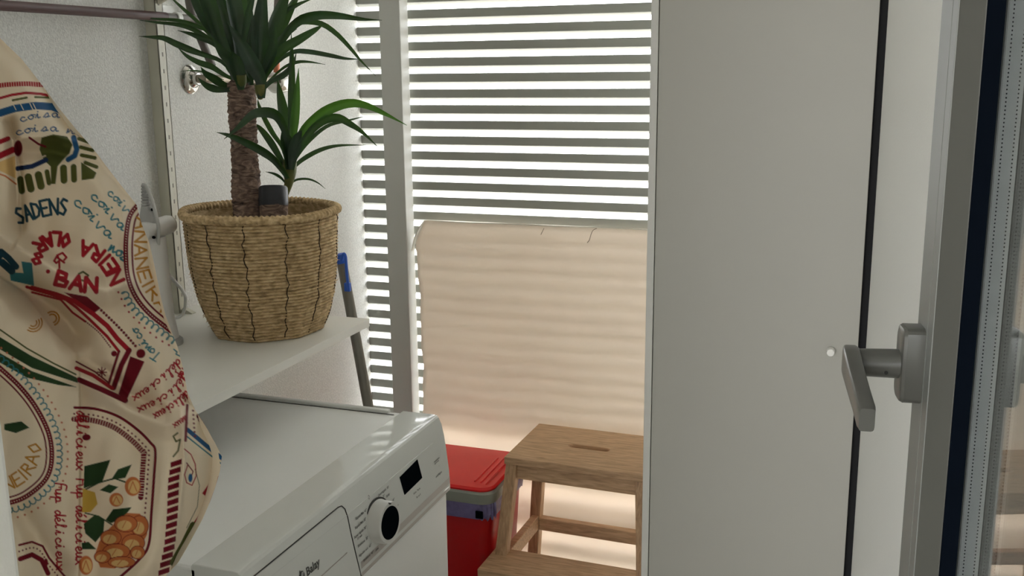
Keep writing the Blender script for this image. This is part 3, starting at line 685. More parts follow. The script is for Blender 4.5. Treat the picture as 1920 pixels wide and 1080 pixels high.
# side shoot stem
MB().tube(catmull([atD(532, 372, BD+.005), atD(541, 345, BD), atD(543, 325, BD), atD(543, 300, BD)], 10), [.006, .0065, .007, .0078, .0088, .010, .0115, .0128, .0135, .0135, .013], 16).build('shoot_stem', 'sheath', pl, smooth=True)
for px0, py0 in ((432, 168), (487, 172)):
    pass
def leaf(pts, wpx, d0, d1, m='leaf', twist=.35, wide=.45, base=.45, sag=0):
    n = 22; P = catmull([atD(x, y, BD+d0+(d1-d0)*(i/(len(pts)-1))**1.2) for i, (x, y) in enumerate(pts)], n)
    for p in P: p.x = max(p.x, -1.318)
    wm_ = wpx*BD/F_PX/2; b = MB()
    for i, p in enumerate(P):
        u = i/n; t = (P[min(i+1, n)]-P[max(i-1, 0)]).normalized(); vw = (CAM-p).normalized(); s = t.cross(vw).normalized(); nn = s.cross(t).normalized()
        tw = twist*math.sin(u*2.4+len(pts)); s2 = s*math.cos(tw)+nn*math.sin(tw); n2 = nn*math.cos(tw)-s*math.sin(tw)
        wdt = wm_*(base+(1-base)*min(1, u/wide)) if u < wide else wm_*max(0, 1-((u-wide)/(1-wide))**1.9)
        wdt = max(wdt, .0004); k = .5*wdt
        b.v += [p-s2*wdt+n2*k, p-s2*wdt*.5+n2*k*.35, p-n2*k*.2, p+s2*wdt*.5+n2*k*.35, p+s2*wdt+n2*k]
    for i in range(n):
        for j in range(4): b.f.append((i*5+j, i*5+j+1, (i+1)*5+j+1, (i+1)*5+j))
    return smooth_all(b.build('leaf', m, pl))
L = [  # crown leaves read from the photo: base first, tip last
 ([(440, 128), (415, 88), (386, 67), (357, 52), (330, 45), (295, 42), (262, 38)], 9, 0, -.05),
 ([(432, 95), (400, 64), (368, 48), (336, 38), (298, 35), (258, 33)], 8, .02, -.03),
 ([(438, 118), (403, 85), (374, 70), (357, 63), (333, 57)], 10, -.02, -.06),
 ([(442, 142), (415, 114), (380, 101), (357, 93), (330, 82), (307, 72), (284, 70), (260, 68)], 12, -.02, -.08),
 ([(440, 150), (420, 140), (397, 125), (374, 117), (351, 105), (333, 89)], 11, .0, -.02),
 ([(420, 150), (395, 140), (377, 134), (357, 132), (339, 134)], 3, .02, .05),
 ([(446, 165), (420, 160), (403, 149), (386, 137), (376, 125)], 15, .0, -.05),
 ([(444, 168), (415, 169), (397, 165), (383, 157), (371, 145)], 13, -.02, -.05),
 ([(425, 110), (400, 75), (375, 45), (350, 22), (330, 4), (312, -14)], 7, .04, .05),
 ([(440, 150), (415, 80), (385, 30), (362, -20), (345, -60)], 26, 0, -.02),
 ([(444, 150), (412, 70), (392, 10), (374, -45), (365, -80)], 27, -.03, -.07),
 ([(447, 145), (430, 60), (412, 0), (402, -50)], 28, -.01, -.02),
 ([(450, 130), (443, 50), (433, -20), (430, -70)], 28, -.04, -.08),
 ([(456, 140), (453, 60), (452, 0), (456, -60)], 24, .02, .05),
 ([(452, 120), (456, 80), (464, 35), (473, 0), (482, -34)], 12, -.06, -.07),
 ([(489, 165), (486, 95), (488, 40), (497, -50)], 31, -.03, -.06),
 ([(493, 150), (507, 75), (524, 22), (546, -30)], 27, .0, .03),
 ([(496, 140), (518, 68), (540, 22), (566, -20)], 20, .03, .06),
 ([(490, 130), (505, 72), (530, 28), (556, 10), (590, -4)], 10, .03, .05),
 ([(480, 168), (502, 128), (520, 90), (543, 54), (567, 35), (596, 28), (622, 28), (648, 31), (680, 36), (716, 38)], 16, -.03, -.12),
 ([(498, 130), (520, 80), (545, 50), (567, 41), (602, 44), (631, 63), (657, 90), (677, 114), (704, 142)], 10, .0, .09),
 ([(486, 160), (508, 120), (532, 93), (561, 76), (590, 58), (606, 47)], 17, -.05, -.09),
 ([(492, 155), (520, 118), (549, 99), (578, 98), (620, 105), (648, 110), (676, 111)], 10, .02, .08),
 ([(497, 158), (530, 128), (555, 117), (578, 116), (610, 121)], 6, .02, .06),
 ([(490, 172), (508, 152), (532, 140), (549, 122), (556, 98)], 11, -.02, .03),
 ([(488, 120), (517, 80), (537, 65), (557, 54)], 9, -.02, .02),
 ([(452, 168), (447, 140), (440, 112), (435, 96)], 24, -.07, -.10),
 ([(490, 184), (488, 150), (473, 120), (453, 82), (426, 42)], 26, -.07, -.11),
 ([(470, 160), (462, 110), (470, 60), (482, 20)], 22, -.02, .0),
 ([(465, 155), (440, 120), (418, 100), (398, 70)], 20, -.05, -.09),
 ([(470, 150), (478, 100), (500, 60), (515, 30)], 20, .03, .06),
 ([(455, 160), (432, 130), (420, 95), (402, 60), (393, 30)], 18, .04, .07),
 ([(476, 150), (470, 90), (465, 30), (466, -20)], 22, .05, .08),
 ([(484, 160), (500, 120), (512, 85), (516, 40)], 18, -.05, -.08),
]
for pts, wp, d0, d1 in L: leaf(pts, wp*1.06, d0, d1, ['leaf', 'leafdark', 'leaf'][len(pts)*int(wp) % 3], twist=random.uniform(.1, .6))
S = [
 ([(540, 310), (536, 250), (528, 195), (520, 148)], 19, .02, .04, 'leaf'),
 ([(543, 305), (545, 200), (547, 130), (546, 60)], 12, .0, .0, 'leaf'),
 ([(545, 305), (549, 250), (555, 190), (560, 128)], 15, -.01, -.03, 'leafbright'),
 ([(546, 318), (551, 284), (568, 246), (592, 221), (620, 203), (652, 193), (684, 196), (722, 213), (763, 235)], 17, -.01, -.10, 'leafbright'),
 ([(548, 318), (556, 288), (580, 250), (608, 226), (634, 221), (656, 232), (680, 248), (709, 276)], 14, -.02, -.06, 'leaf'),
 ([(546, 325), (552, 302), (578, 266), (613, 237), (649, 227), (689, 217)], 7, .02, .10, 'leaf'),
 ([(543, 335), (548, 318), (568, 299), (602, 281), (637, 273), (686, 272)], 8, .01, .06, 'leaf'),
 ([(541, 352), (545, 345), (557, 337), (578, 336), (596, 343), (610, 354)], 4, .0, .02, 'leaf'),
 ([(540, 335), (530, 319), (513, 298), (489, 281), (459, 266), (430, 254), (406, 248)], 14, -.03, -.13, 'leaf'),
 ([(542, 315), (539, 262), (527, 228), (512, 213), (489, 211), (471, 217), (447, 239), (420, 261)], 17, -.02, -.14, 'leaf'),
 ([(540, 325), (527, 300), (507, 266), (489, 242), (477, 231)], 12, .0, .0, 'leaf'),
 ([(540, 318), (530, 278), (512, 250), (495, 219), (486, 198), (483, 186)], 9, .03, .05, 'leaf'),
 ([(536, 345), (527, 334), (514, 326), (498, 322)], 5, .0, -.02, 'leaf'),
 ([(541, 318), (541, 285), (536, 262), (530, 240)], 24, -.02, -.03, 'leaf'),
 ([(546, 318), (549, 290), (556, 262), (566, 244)], 20, -.025, -.03, 'leaf'),
]
for pts, wp, d0, d1, m_ in S: leaf(pts, wp*1.12, d0, d1, m_, twist=random.uniform(.1, .3))
for x, y, r0 in ((453, 158, 10), (488, 176, 10)):
    MB().tube([atD(x, y+8, BD-.06), atD(x, y-4, BD-.07), atD(x-1, y-18, BD-.075)], [.005, .0095, .010], 12).build('leaf_base', 'sheath', pl, smooth=True)

# ================================================================== PRINTED CLOTH hanging in the foreground
CD = .80
def cl(x, y, h): return CAM + (FWD + RGT*((x-960)/F_PX) - UP*((y-540)/F_PX))*(CD-h)
XRp = np.array([(-150, -150), (-120, -60), (-70, 0), (0, 72), (40, 110), (70, 148), (97, 184), (125, 222), (160, 262), (182, 288), (207, 322), (240, 364), (256, 384), (264, 415), (280, 455), (290, 500), (298, 540), (306, 580), (320, 618), (333, 650), (343, 690), (350, 728), (353, 752), (372, 777), (388, 803), (403, 830), (416, 856), (412, 885), (404, 912), (394, 940), (380, 973), (365, 1000), (350, 1028), (334, 1055), (312, 1078), (285, 1110), (250, 1180), (240, 1240)], float)
XLp = np.array([(-190, -150), (-170, -60), (-150, 0), (-130, 100), (-120, 300), (-110, 600), (-80, 900), (-60, 1240)], float)
NYc, NXc = 920, 340
yy = np.linspace(-150, 1230, NYc); uu_ = np.linspace(0, 1, NXc)
# small ripple of the outline keeps the hem from looking cut
xr = np.interp(yy, XRp[:, 1], XRp[:, 0]); xl = np.interp(yy, XLp[:, 1], XLp[:, 0])
X = xl[:, None]+(xr-xl)[:, None]*uu_[None, :]; Y = np.repeat(yy[:, None], NXc, 1)
def sdist(pts, X=None, Y=None):
    D = np.full(X.shape, 1e9)
    for (x0, y0), (x1, y1) in zip(pts[:-1], pts[1:]):
        dx, dy = x1-x0, y1-y0; t = np.clip(((X-x0)*dx+(Y-y0)*dy)/(dx*dx+dy*dy+1e-9), 0, 1)
        D = np.minimum(D, np.hypot(X-x0-t*dx, Y-y0-t*dy))
    return D
def inpoly(pts, X, Y):
    ins = np.zeros(X.shape, bool); n = len(pts)
    for i in range(n):
        x0, y0 = pts[i]; x1, y1 = pts[(i+1) % n]
        if y0 == y1: continue
        c = ((y0 > Y) != (y1 > Y)) & (X < (x1-x0)*(Y-y0)/(y1-y0)+x0); ins ^= c
    return ins
def sstep(a, b, x): t = np.clip((x-a)/(b-a), 0, 1); return t*t*(3-2*t)
H = np.zeros_like(X)
ed = xr[:, None]-X
H -= .035*(1-sstep(0, 70, ed))**2
def ridge(pts, wd_, amp):
    global H
    H += 1.9*amp*np.exp(-(sdist(pts, X, Y)/wd_)**2)
ridge([(-40, 410), (0, 440), (60, 480), (130, 525), (200, 545), (235, 532)], 22, .020)
ridge([(20, 528), (60, 548), (110, 580), (140, 625)], 26, -.022)
ridge([(60, 560), (130, 600), (165, 660)], 30, -.010)
ridge([(152, 702), (200, 735), (260, 775), (310, 795), (350, 782)], 20, .012)
ridge([(150, 680), (200, 700), (240, 745), (300, 772)], 16, -.008)
ridge([(228, 380), (236, 440), (238, 520), (225, 550)], 10, .004)
ridge([(40, 258), (100, 253), (165, 268)], 9, .006)
ridge([(35, 285), (100, 285), (150, 300)], 14, -.006)
ridge([(340, 770), (347, 860), (335, 960), (312, 1060)], 8, .005)
ridge([(300, 840), (305, 960), (290, 1080)], 26, .006)
ridge([(20, 230), (30, 330), (36, 430)], 10, -.010)
ridge([(120, 360), (100, 420), (115, 500)], 40, -.006)
ridge([(50, 960), (75, 1010), (110, 1060)], 25, -.010)
# loose layer on the far left, and the front flap with its own edge
def layer(poly, soft, amp):
    global H
    ins = inpoly(poly, X, Y); d = sdist(poly+[poly[0]], X, Y); sd = np.where(ins, d, -d); H += amp*sstep(-soft, soft, sd)
layer([(-150, 200), (5, 225), (28, 262), (36, 330), (38, 440), (20, 470), (-150, 420)], 4, .016)
layer([(-150, 500), (0, 520), (45, 548), (72, 582), (102, 622), (143, 662), (149, 700), (151, 800), (150, 900), (149, 1080), (149, 1240), (-150, 1240)], 2.2, .014)
layer([(345, 740), (430, 830), (430, 1000), (318, 1080), (340, 960), (349, 860)], 2.5, -.010)
H += .006*np.sin(X/38+Y/160)+.004*np.sin(X/21-Y/90+1)+.0012*np.sin(X/9+Y/30)
top = 1-sstep(-150, 60, Y); H += top*.20
PAL = {k: np.array(s2l(v)) for k, v in dict(cream=(246, 232, 208), red=(172, 34, 48), maroon=(118, 24, 40), teal=(58, 128, 142), blue=(42, 92, 140), navy=(34, 54, 92), mustard=(196, 138, 52), yellow=(214, 180, 84), green=(46, 72, 44), olive=(84, 90, 44), dteal=(32, 72, 90), orange=(206, 122, 74), pale=(240, 226, 202), dots=(200, 120, 90), peach=(232, 196, 132)).items()}
COL = np.empty(X.shape+(3,)); COL[:] = PAL['cream']
def _box(x0, y0, x1, y1):
    i0 = max(0, int(np.searchsorted(yy, y0))-1); i1 = min(NYc, int(np.searchsorted(yy, y1))+1)
    return slice(i0, i1)
def paint(sl_, a, col):
    COL[sl_] = COL[sl_]*(1-a[..., None])+PAL[col]*a[..., None]
def stroke(pts, wd_, col, soft=.8):
    ys = [p[1] for p in pts]; s_ = _box(0, min(ys)-wd_-2, 0, max(ys)+wd_+2)
    if s_.stop <= s_.start: return
    d = sdist(pts, X[s_], Y[s_]); paint(s_, 1-sstep(wd_/2-soft, wd_/2+soft, d), col)
def disc(x, y, r, col, ry=None):
    ry = ry or r; s_ = _box(0, y-ry-2, 0, y+ry+2); d = np.hypot((X[s_]-x)/r, (Y[s_]-y)/ry); paint(s_, 1-sstep(1-.9/r, 1+.9/r, d), col)
def poly(pts, col, soft=.8):
    ys = [p[1] for p in pts]; s_ = _box(0, min(ys)-2, 0, max(ys)+2); ins = inpoly(pts, X[s_], Y[s_]); d = sdist(list(pts)+[pts[0]], X[s_], Y[s_]); sd = np.where(ins, d, -d); paint(s_, sstep(-soft, soft, sd), col)
def resamp(pts, step=2.0):
    P = [p.xy for p in catmull([V((x, y, 0)) for x, y in pts], max(40, len(pts)*14))]; out = [tuple(P[0])]; acc = 0
    for a, b_ in zip(P[:-1], P[1:]):
        l_ = (b_-a).length; q = 0
        while acc+l_-q >= step:
            q += step-acc; acc = 0; out.append(tuple(a+(b_-a)*(q/l_)))
        acc += l_-q
    return out
def offs(path, d):
    out = []
    for i, p in enumerate(path):
        a = path[max(i-1, 0)]; b_ = path[min(i+1, len(path)-1)]; tx_, ty_ = b_[0]-a[0], b_[1]-a[1]; l_ = math.hypot(tx_, ty_)+1e-9
        out.append((p[0]-ty_/l_*d, p[1]+tx_/l_*d))
    return out
CAPS = dict(A=[[(0, 0), (.5, 1), (1, 0)], [(.2, .38), (.8, .38)]], B=[[(0, 0), (0, 1), (.7, .92), (.72, .6), (0, .52), (.95, .4), (.85, .05), (0, 0)]], C=[[(1, .85), (.5, 1), (0, .5), (.5, 0), (1, .15)]], D=[[(0, 0), (0, 1), (.7, .85), (1, .5), (.7, .12), (0, 0)]], E=[[(1, 1), (0, 1), (0, 0), (1, 0)], [(0, .5), (.8, .5)]], I=[[(.12, 0), (.12, 1)]], L=[[(0, 1), (0, 0), (.9, 0)]], N=[[(0, 0), (0, 1), (1, 0), (1, 1)]], O=[[(.5, 1), (.05, .5), (.5, 0), (.95, .5), (.5, 1)]], R=[[(0, 0), (0, 1), (.8, .9), (.8, .58), (0, .5)], [(.3, .5), (1, 0)]], S=[[(1, .9), (.4, 1), (.1, .75), (.9, .3), (.6, 0), (0, .1)]], V=[[(0, 1), (.5, 0), (1, 1)]])
CAPS['8'] = [[(.5, .55), (.1, .78), (.5, 1), (.9, .78), (.5, .55), (.05, .25), (.5, 0), (.95, .25), (.5, .55)]]
LOW = dict(a=[[(.7, .8), (.4, 1), (.1, .6), (.2, .1), (.5, .1), (.7, .8), (.75, .1), (1, .2)]], c=[[(.7, .8), (.4, 1), (.1, .5), (.4, 0), (.9, .2)]], d=[[(.7, .8), (.4, 1), (.1, .5), (.3, 0), (.7, .6), (.85, 2), (.8, .1), (1, .2)]], e=[[(.05, .35), (.6, .6), (.5, 1), (.2, .8), (.2, .2), (.5, 0), (.9, .3)]], i=[[(0, .2), (.3, 1), (.3, .1), (.6, .2)], [(.35, 1.5), (.4, 1.55)]], l=[[(0, .2), (.5, 1.8), (.3, 2), (.25, .2), (.6, .2)]], n=[[(0, 0), (.1, 1), (.15, .2), (.5, 1), (.65, .1), (.95, .3)]], o=[[(.5, 1), (.1, .6), (.4, 0), (.8, .5), (.5, 1), (1, .9)]], s=[[(0, .1), (.5, 1), (.6, .3), (.2, 0), (.8, .2)]], u=[[(0, 1), (.1, .1), (.5, .3), (.6, 1), (.65, .1), (.9, .2)]], x=[[(0, 1), (.7, 0)], [(.75, 1), (0, 0)]], v=[[(0, 1), (.3, 0), (.7, 1), (.95, .9)]], p=[[(0, .2), (.2, 1), (.1, -.9)], [(.2, .8), (.6, 1), (.7, .3), (.2, .1), (.9, .2)]], F=[[(.1, 0), (.35, 2), (1.1, 2)], [(.2, 1.1), (.9, 1.1)]], T=[[(0, 1.9), (1.1, 2)], [(.55, 2), (.4, 0)]])
LOW['é'] = LOW['e']+[[(.4, 1.4), (.65, 1.75)]]; LOW[' '] = []
def lettering(txt, path, h, wd_, col, font, aspect=.62, gap=.3, up=1, fill=True):
    gap = .0 if font is LOW else gap; P = resamp(path, 1.0); n = len(P); need = sum((.45 if ch == 'I' and font is CAPS else 1)+gap for ch in txt)
    adv = (n-1)/need if fill else h*aspect; s = 0
    for ch in txt:
        wch = .45 if ch == 'I' and font is CAPS else 1
        for st_ in font.get(ch, []):
            q = []
            for i, (gx, gy) in enumerate(st_):
                k = min(max(s+gx*adv*(1 if wch == 1 else 1), 0), n-1.001); i0 = int(k); a = P[i0]; b_ = P[min(i0+1, n-1)]; c_ = P[max(i0-3, 0)]; d_ = P[min(i0+4, n-1)]
                tx_, ty_ = d_[0]-c_[0], d_[1]-c_[1]; l_ = math.hypot(tx_, ty_)+1e-9; fx = k-i0
                q.append((a[0]+(b_[0]-a[0])*fx+ty_/l_*gy*h*up, a[1]+(b_[1]-a[1])*fx-tx_/l_*gy*h*up))
            if len(q) > 2 and font is LOW: q = [tuple(p.xy) for p in catmull([V((x, y, 0)) for x, y in q], len(q)*3)]
            stroke(q, wd_, col)
        s += (wch+gap)*adv
def dotted(path, step, r, col, square=False):
    P = resamp(path, step)
    for x, y in P: disc(x, y, r, col)
def wavy(path, amp, per, wd_, col):
    P = resamp(path, 1.5); O = offs(P, 1); q = []
    for i, (p, o_) in enumerate(zip(P, O)):
        k = amp*math.sin(i*1.5/per*2*PI); k2 = amp*.6*math.cos(i*1.5/per*2*PI)
        q.append((p[0]+(o_[0]-p[0])*k+(o_[1]-p[1])*k2, p[1]+(o_[1]-p[1])*k-(o_[0]-p[0])*k2))
    stroke(q, wd_, col)
# top bands
stroke([(-130, 158), (0, 160), (22, 158), (51, 157), (95, 160)], 9, 'red'); 
for i in range(40): stroke([(i*2.3, 152), (i*2.3+1, 165)], .8, 'cream', .6) if i % 2 else None
stroke([(-130, 196), (0, 184), (22, 178), (49, 174), (76, 176), (110, 183)], 5, 'red')
stroke([(24, 188), (50, 183)], 4, 'olive'); stroke([(66, 182), (92, 183)], 4, 'olive')
stroke([(-130, 240), (0, 212), (29, 203), (67, 198), (98, 200), (132, 214)], 14, 'blue')
for x in (24, 38, 56, 62): stroke([(x, 194), (x+6, 206)], 1.5, 'cream')
lettering('coisa n', [(38, 229), (68, 222), (104, 220), (140, 231)], 8, 2.2, 'blue', LOW)
lettering('coisa no', [(30, 254), (60, 248), (100, 246), (157, 255)], 8, 2.2, 'blue', LOW)
poly([(78, 258), (100, 252), (126, 256), (136, 272), (130, 288), (118, 300), (108, 312), (104, 345), (96, 345), (95, 312), (82, 300), (74, 280)], 'olive')
stroke([(86, 300), (60, 312), (33, 316)], 9, 'navy'); stroke([(85, 292), (60, 302), (33, 305)], 3, 'pale')
stroke([(138, 258), (144, 280), (140, 292), (128, 299)], 10, 'blue')
stroke([(-40, 278), (0, 266), (15, 260)], 9, 'red'); stroke([(-40, 304), (0, 292), (24, 281)], 12, 'red'); disc(34, 278, 8, 'maroon', 15)
stroke([(55, 258), (72, 270), (85, 275)], 4, 'maroon')
stroke([(-20, 320), (10, 330), (30, 345)], 3, 'orange'); poly([(-40, 300), (0, 303), (28, 292), (30, 335), (0, 320)], 'peach')
for a, b_, wd_ in (((38, 336), (41, 358), 12), ((53, 332), (58, 354), 14), ((72, 328), (77, 349), 14), ((88, 322), (92, 343), 9), ((119, 315), (120, 338), 13), ((138, 313), (139, 337), 11)): stroke([a, b_], wd_, 'olive')
poly([(152, 304), (181, 324), (176, 335), (153, 338)], 'olive')
for a, b_ in (((148, 260), (168, 267)), ((151, 276), (174, 282)), ((153, 291), (178, 296)), ((160, 305), (181, 313))): stroke([a, b_], 7, 'olive')
lettering('SADENS', [(36, 420), (68, 409), (100, 402), (128, 403)], 29, 5, 'dteal', CAPS, gap=.28)
lettering('coiva', [(136, 380), (158, 400), (182, 428), (207, 449)], 11, 3, 'teal', LOW)
lettering('coiva', [(168, 369), (192, 392), (212, 416), (230, 434)], 10, 3, 'teal', LOW)
lettering('coiv', [(200, 363), (216, 378), (236, 402)], 9, 2.6, 'teal', LOW)
lettering('nos', [(203, 470), (218, 478), (234, 494)], 12, 3.4, 'teal', LOW)
lettering('OLAR', [(134, 442), (112, 436), (90, 438), (58, 458)], 24, 7, 'red', CAPS, up=1, gap=.3)
lettering('NEIRA', [(232, 524), (218, 494), (192, 467), (150, 449)], 26, 7, 'red', CAPS, up=1, gap=.28)
lettering('CR', [(126, 476), (122, 490), (108, 506)], 18, 4, 'red', CAPS, up=-1); lettering('C', [(164, 508), (142, 512)], 17, 3.5, 'olive', CAPS)
stroke([(-60, 540), (-20, 500), (0, 478)], 14, 'dteal')
poly([(40, 490), (60, 493), (64, 536), (20, 526), (18, 510), (44, 512)], 'teal'); stroke([(2, 472), (16, 484), (30, 500)], 12, 'dteal'); stroke([(4, 492), (22, 508)], 14, 'dteal')
lettering('8', [(58, 492), (80, 500)], 22, 6, 'red', CAPS); disc(90, 509, 4, 'red')
lettering('BAN', [(103, 533), (128, 540), (155, 546), (188, 548)], 26, 8, 'red', CAPS, gap=.3)
# ribbon pattern in the middle
poly([(120, 548), (163, 556), (189, 578), (176, 588), (160, 578), (140, 562)], 'maroon')
stroke([(60, 540), (105, 552), (140, 565), (175, 589), (201, 611), (220, 635), (242, 657)], 9, 'red')
stroke([(242, 657), (228, 684), (213, 727)], 10, 'maroon')
stroke([(50, 538), (90, 550), (124, 562), (143, 576), (167, 598), (201, 631), (223, 659)], 5.5, 'red'); stroke([(223, 659), (213, 690), (203, 722)], 5, 'maroon')
stroke([(60, 548), (114, 562), (136, 586), (160, 603)], 4, 'red')
poly([(244, 668), (271, 678), (237, 751), (222, 739)], 'maroon')
disc(264, 663, 8.5, 'maroon'); disc(214, 663, 5.5, 'maroon')
dotted([(190, 582), (225, 616), (257, 652)], 6.6, 2.7, 'maroon'); dotted([(161, 603), (186, 624), (208, 652)], 4.4, 1.6, 'maroon')
for k in range(4): a = k*PI/4; stroke([(191-9*math.cos(a), 698-9*math.sin(a)), (191+9*math.cos(a), 698+9*math.sin(a))], 2.4, 'maroon')
stroke([(143, 690), (175, 704), (210, 728)], 7, 'red'); stroke([(148, 712), (190, 730), (235, 751)], 10, 'maroon'); stroke([(143, 678), (178, 697), (204, 718)], 3, 'maroon')
# flap: green stripes, shell, oval badge
stroke([(-40, 595), (0, 618), (50, 653), (100, 681), (142, 702)], 3, 'olive')
poly([(-60, 610), (0, 632), (60, 668), (144, 708), (146, 718), (60, 690), (0, 655), (-60, 630)], 'green')
poly([(-60, 640), (0, 662), (60, 696), (144, 726), (110, 722), (50, 708), (0, 680), (-60, 660)], 'green')
for r in (7, 12, 17): stroke([(62+r*math.cos(a), 605+r*math.sin(a)) for a in np.linspace(-.5, 2.2, 9)], 2.5, 'mustard')
for r in (8, 13): stroke([(98+r*math.cos(a), 597+r*math.sin(a)) for a in np.linspace(-2.2, 1.2, 9)], 3, 'mustard')
ov = [(-60, 640), (0, 690), (40, 728), (70, 768), (92, 815), (97, 860), (88, 895), (62, 922), (28, 940), (-30, 950)]
ov_r = resamp(ov, 3); stroke(ov_r, 9, 'maroon'); stroke(offs(ov_r, 10), 3, 'maroon'); dotted(ov, 5, 1.0, 'pale')
wavy([tuple(p) for p in offs(ov_r, -15)][::3], 5, 12, 2.2, 'teal'); dotted([tuple(p) for p in offs(ov_r, -30)][::4], 14, 2.0, 'dots')
lettering('NEIRAO', [(12, 922), (44, 905), (66, 878), (80, 830)], 24, 3.4, 'mustard', CAPS, up=1, gap=.25)
poly([(8, 795), (40, 790), (55, 802), (30, 812), (8, 806)], 'green')
# right badge
ob = [(262, 380), (244, 404), (237, 440), (236, 480), (240, 520), (254, 556), (280, 588), (322, 622)]
ob_r = resamp(ob, 3); stroke(ob_r, 9, 'maroon'); dotted(ob, 5, 1.0, 'pale'); stroke(offs(ob_r, -8), 2, 'pale'); stroke(offs(ob_r, -12), 3.5, 'maroon')
lettering('ANANEIRA', [(257, 408), (253, 440), (254, 490), (264, 530), (284, 562), (305, 590)], 22, 4, 'mustard', CAPS, up=1, gap=.3)
wavy([(232, 545), (246, 572), (268, 596), (300, 620), (332, 645)], 6, 12, 2.3, 'teal'); dotted([(222, 548), (238, 580), (262, 606), (292, 632), (322, 650)], 14, 2, 'red')
lettering('Tonico', [(302, 664), (286, 652), (272, 638), (256, 612)], 9, 2.6, 'teal', LOW, up=1)
stroke([(326, 655), (332, 660), (330, 664), (338, 668)], 2.5, 'teal')
for p_ in ([(334, 672), (305, 700), (280, 722), (244, 746)], [(344, 698), (322, 726), (296, 746), (254, 766)], [(349, 732), (330, 748), (312, 762), (284, 778)]): lettering('délicieux', p_, 8.5, 2.8, 'red', LOW, up=1)
lettering('deux', [(349, 778), (322, 797)], 7, 2.4, 'red', LOW)
lettering('Fup', [(342, 690), (332, 706)], 8, 2.8, 'red', LOW)
# lower frame with flowers
fr_ = [(140, 764), (180, 767), (222, 781), (258, 806), (282, 830), (291, 845), (289, 890), (284, 960), (279, 1020), (262, 1048), (222, 1085)]
fo = resamp(fr_, 3); stroke(fo, 5, 'maroon'); dotted([tuple(p) for p in offs(fo, 12)][::4], 9, 1.9, 'maroon')
inn = [tuple(p) for p in offs(fo, 22)][:int(len(fo)*.62)]; stroke(inn, 10, 'maroon')
ir = resamp(inn[::5], 5); io = offs(ir, 5); ii = offs(ir, -5)
for a, b_ in zip(io[::1], ii[::1]): stroke([a, b_], 1.1, 'pale', .5)
lettering('Fup délicieux', [(104, 905), (103, 960), (104, 1010), (106, 1072)], 10, 3, 'red', LOW)
lettering('délicieux Fup délicieux', [(144, 770), (143, 850), (143, 930), (142, 1000), (142, 1062)], 11, 3, 'red', LOW); disc(162, 820, 8, 'maroon', 6)
poly([(158, 874), (207, 862), (192, 903), (157, 916)], 'green'); poly([(208, 900), (221, 880), (247, 871), (235, 896)], 'green'); poly([(187, 919), (204, 908), (222, 913), (207, 925)], 'green')
stroke([(160, 918), (185, 905), (215, 897), (238, 905)], 3, 'green')
poly([(155, 916), (178, 923), (183, 945), (170, 960), (154, 961)], 'yellow')
poly([(157, 982), (178, 965), (196, 974), (194, 998), (179, 1017), (160, 1000)], 'green'); poly([(198, 975), (212, 955), (247, 951), (230, 972), (208, 981)], 'green'); poly([(153, 1018), (166, 1016), (181, 1030), (154, 1030)], 'green')
stroke([(160, 962), (185, 968), (210, 984)], 2.5, 'green')
def bud(x, y, rx, ry):
    disc(x, y, rx, 'orange', ry); disc(x+2, y+1, rx*.72, 'peach', ry*.72); stroke([(x-rx*.5, y+ry*.6), (x, y-ry*.5), (x+rx*.5, y+ry*.5)], 1.8, 'orange')
bud(249, 912, 15, 18); bud(218, 937, 13, 13); bud(161, 1060, 13, 18)
poly([(178, 1040), (186, 1016), (198, 998), (218, 978), (238, 962), (262, 963), (276, 980), (276, 1002), (262, 1028), (240, 1052), (215, 1066), (188, 1064)], 'orange')
for x, y, rx, ry in ((262, 986, 17, 20), (236, 982, 22, 16), (208, 1008, 20, 15), (250, 1018, 22, 17), (218, 1034, 26, 15), (192, 1044, 16, 12), (228, 1054, 26, 11), (258, 1036, 14, 13)):
    disc(x, y, rx, 'maroon', ry); disc(x, y, rx-1.2, 'orange', ry-1.2); disc(x-rx*.12, y+ry*.2, rx*.62, 'peach', ry*.58); stroke([(x-rx*.3, y+ry*.5), (x, y-ry*.3)], 1.5, 'orange')
for k in range(15):
    y = 868+k*14.5; xc = float(np.interp(y, [860, 900, 960, 1020, 1075], [331, 325, 323, 318, 306])); poly([(xc-10, y-1), (xc+11, y-8), (xc+11, y+2), (xc-10, y+9)], 'maroon')
stroke([(333, 812), (325, 818), (330, 828), (338, 824), (334, 845), (325, 856)], 3, 'olive')
stroke([(352, 806), (385, 834), (422, 864)], 8, 'blue'); stroke([(350, 818), (380, 842), (418, 872)], 2.6, 'teal')
stroke([(351, 760), (349, 800), (348, 826)], 5, 'maroon'); dotted([(362, 770), (364, 800), (366, 822)], 8, 2, 'maroon'); stroke([(372, 780), (386, 808), (396, 826)], 8, 'maroon')
for k in range(6): stroke([(370+k*4, 786+k*7), (380+k*4, 781+k*7)], 1, 'pale')
stroke([(346, 842), (358, 852), (366, 870), (368, 892), (360, 910), (350, 905), (346, 890), (352, 872)], 2, 'red'); stroke([(350, 868), (362, 884), (356, 902)], 2, 'maroon'); disc(357, 896, 4, 'blue', 8)
poly([(379, 925), (405, 888), (410, 893), (398, 940), (392, 936)], 'red'); stroke([(412, 875), (404, 893)], 4, 'red'); stroke([(392, 940), (375, 968), (362, 986)], 6, 'red')
stroke([(366, 880), (374, 910), (370, 950), (350, 990)], 1.2, 'olive'); stroke([(362, 985), (345, 1020), (325, 1055)], 13, 'olive')
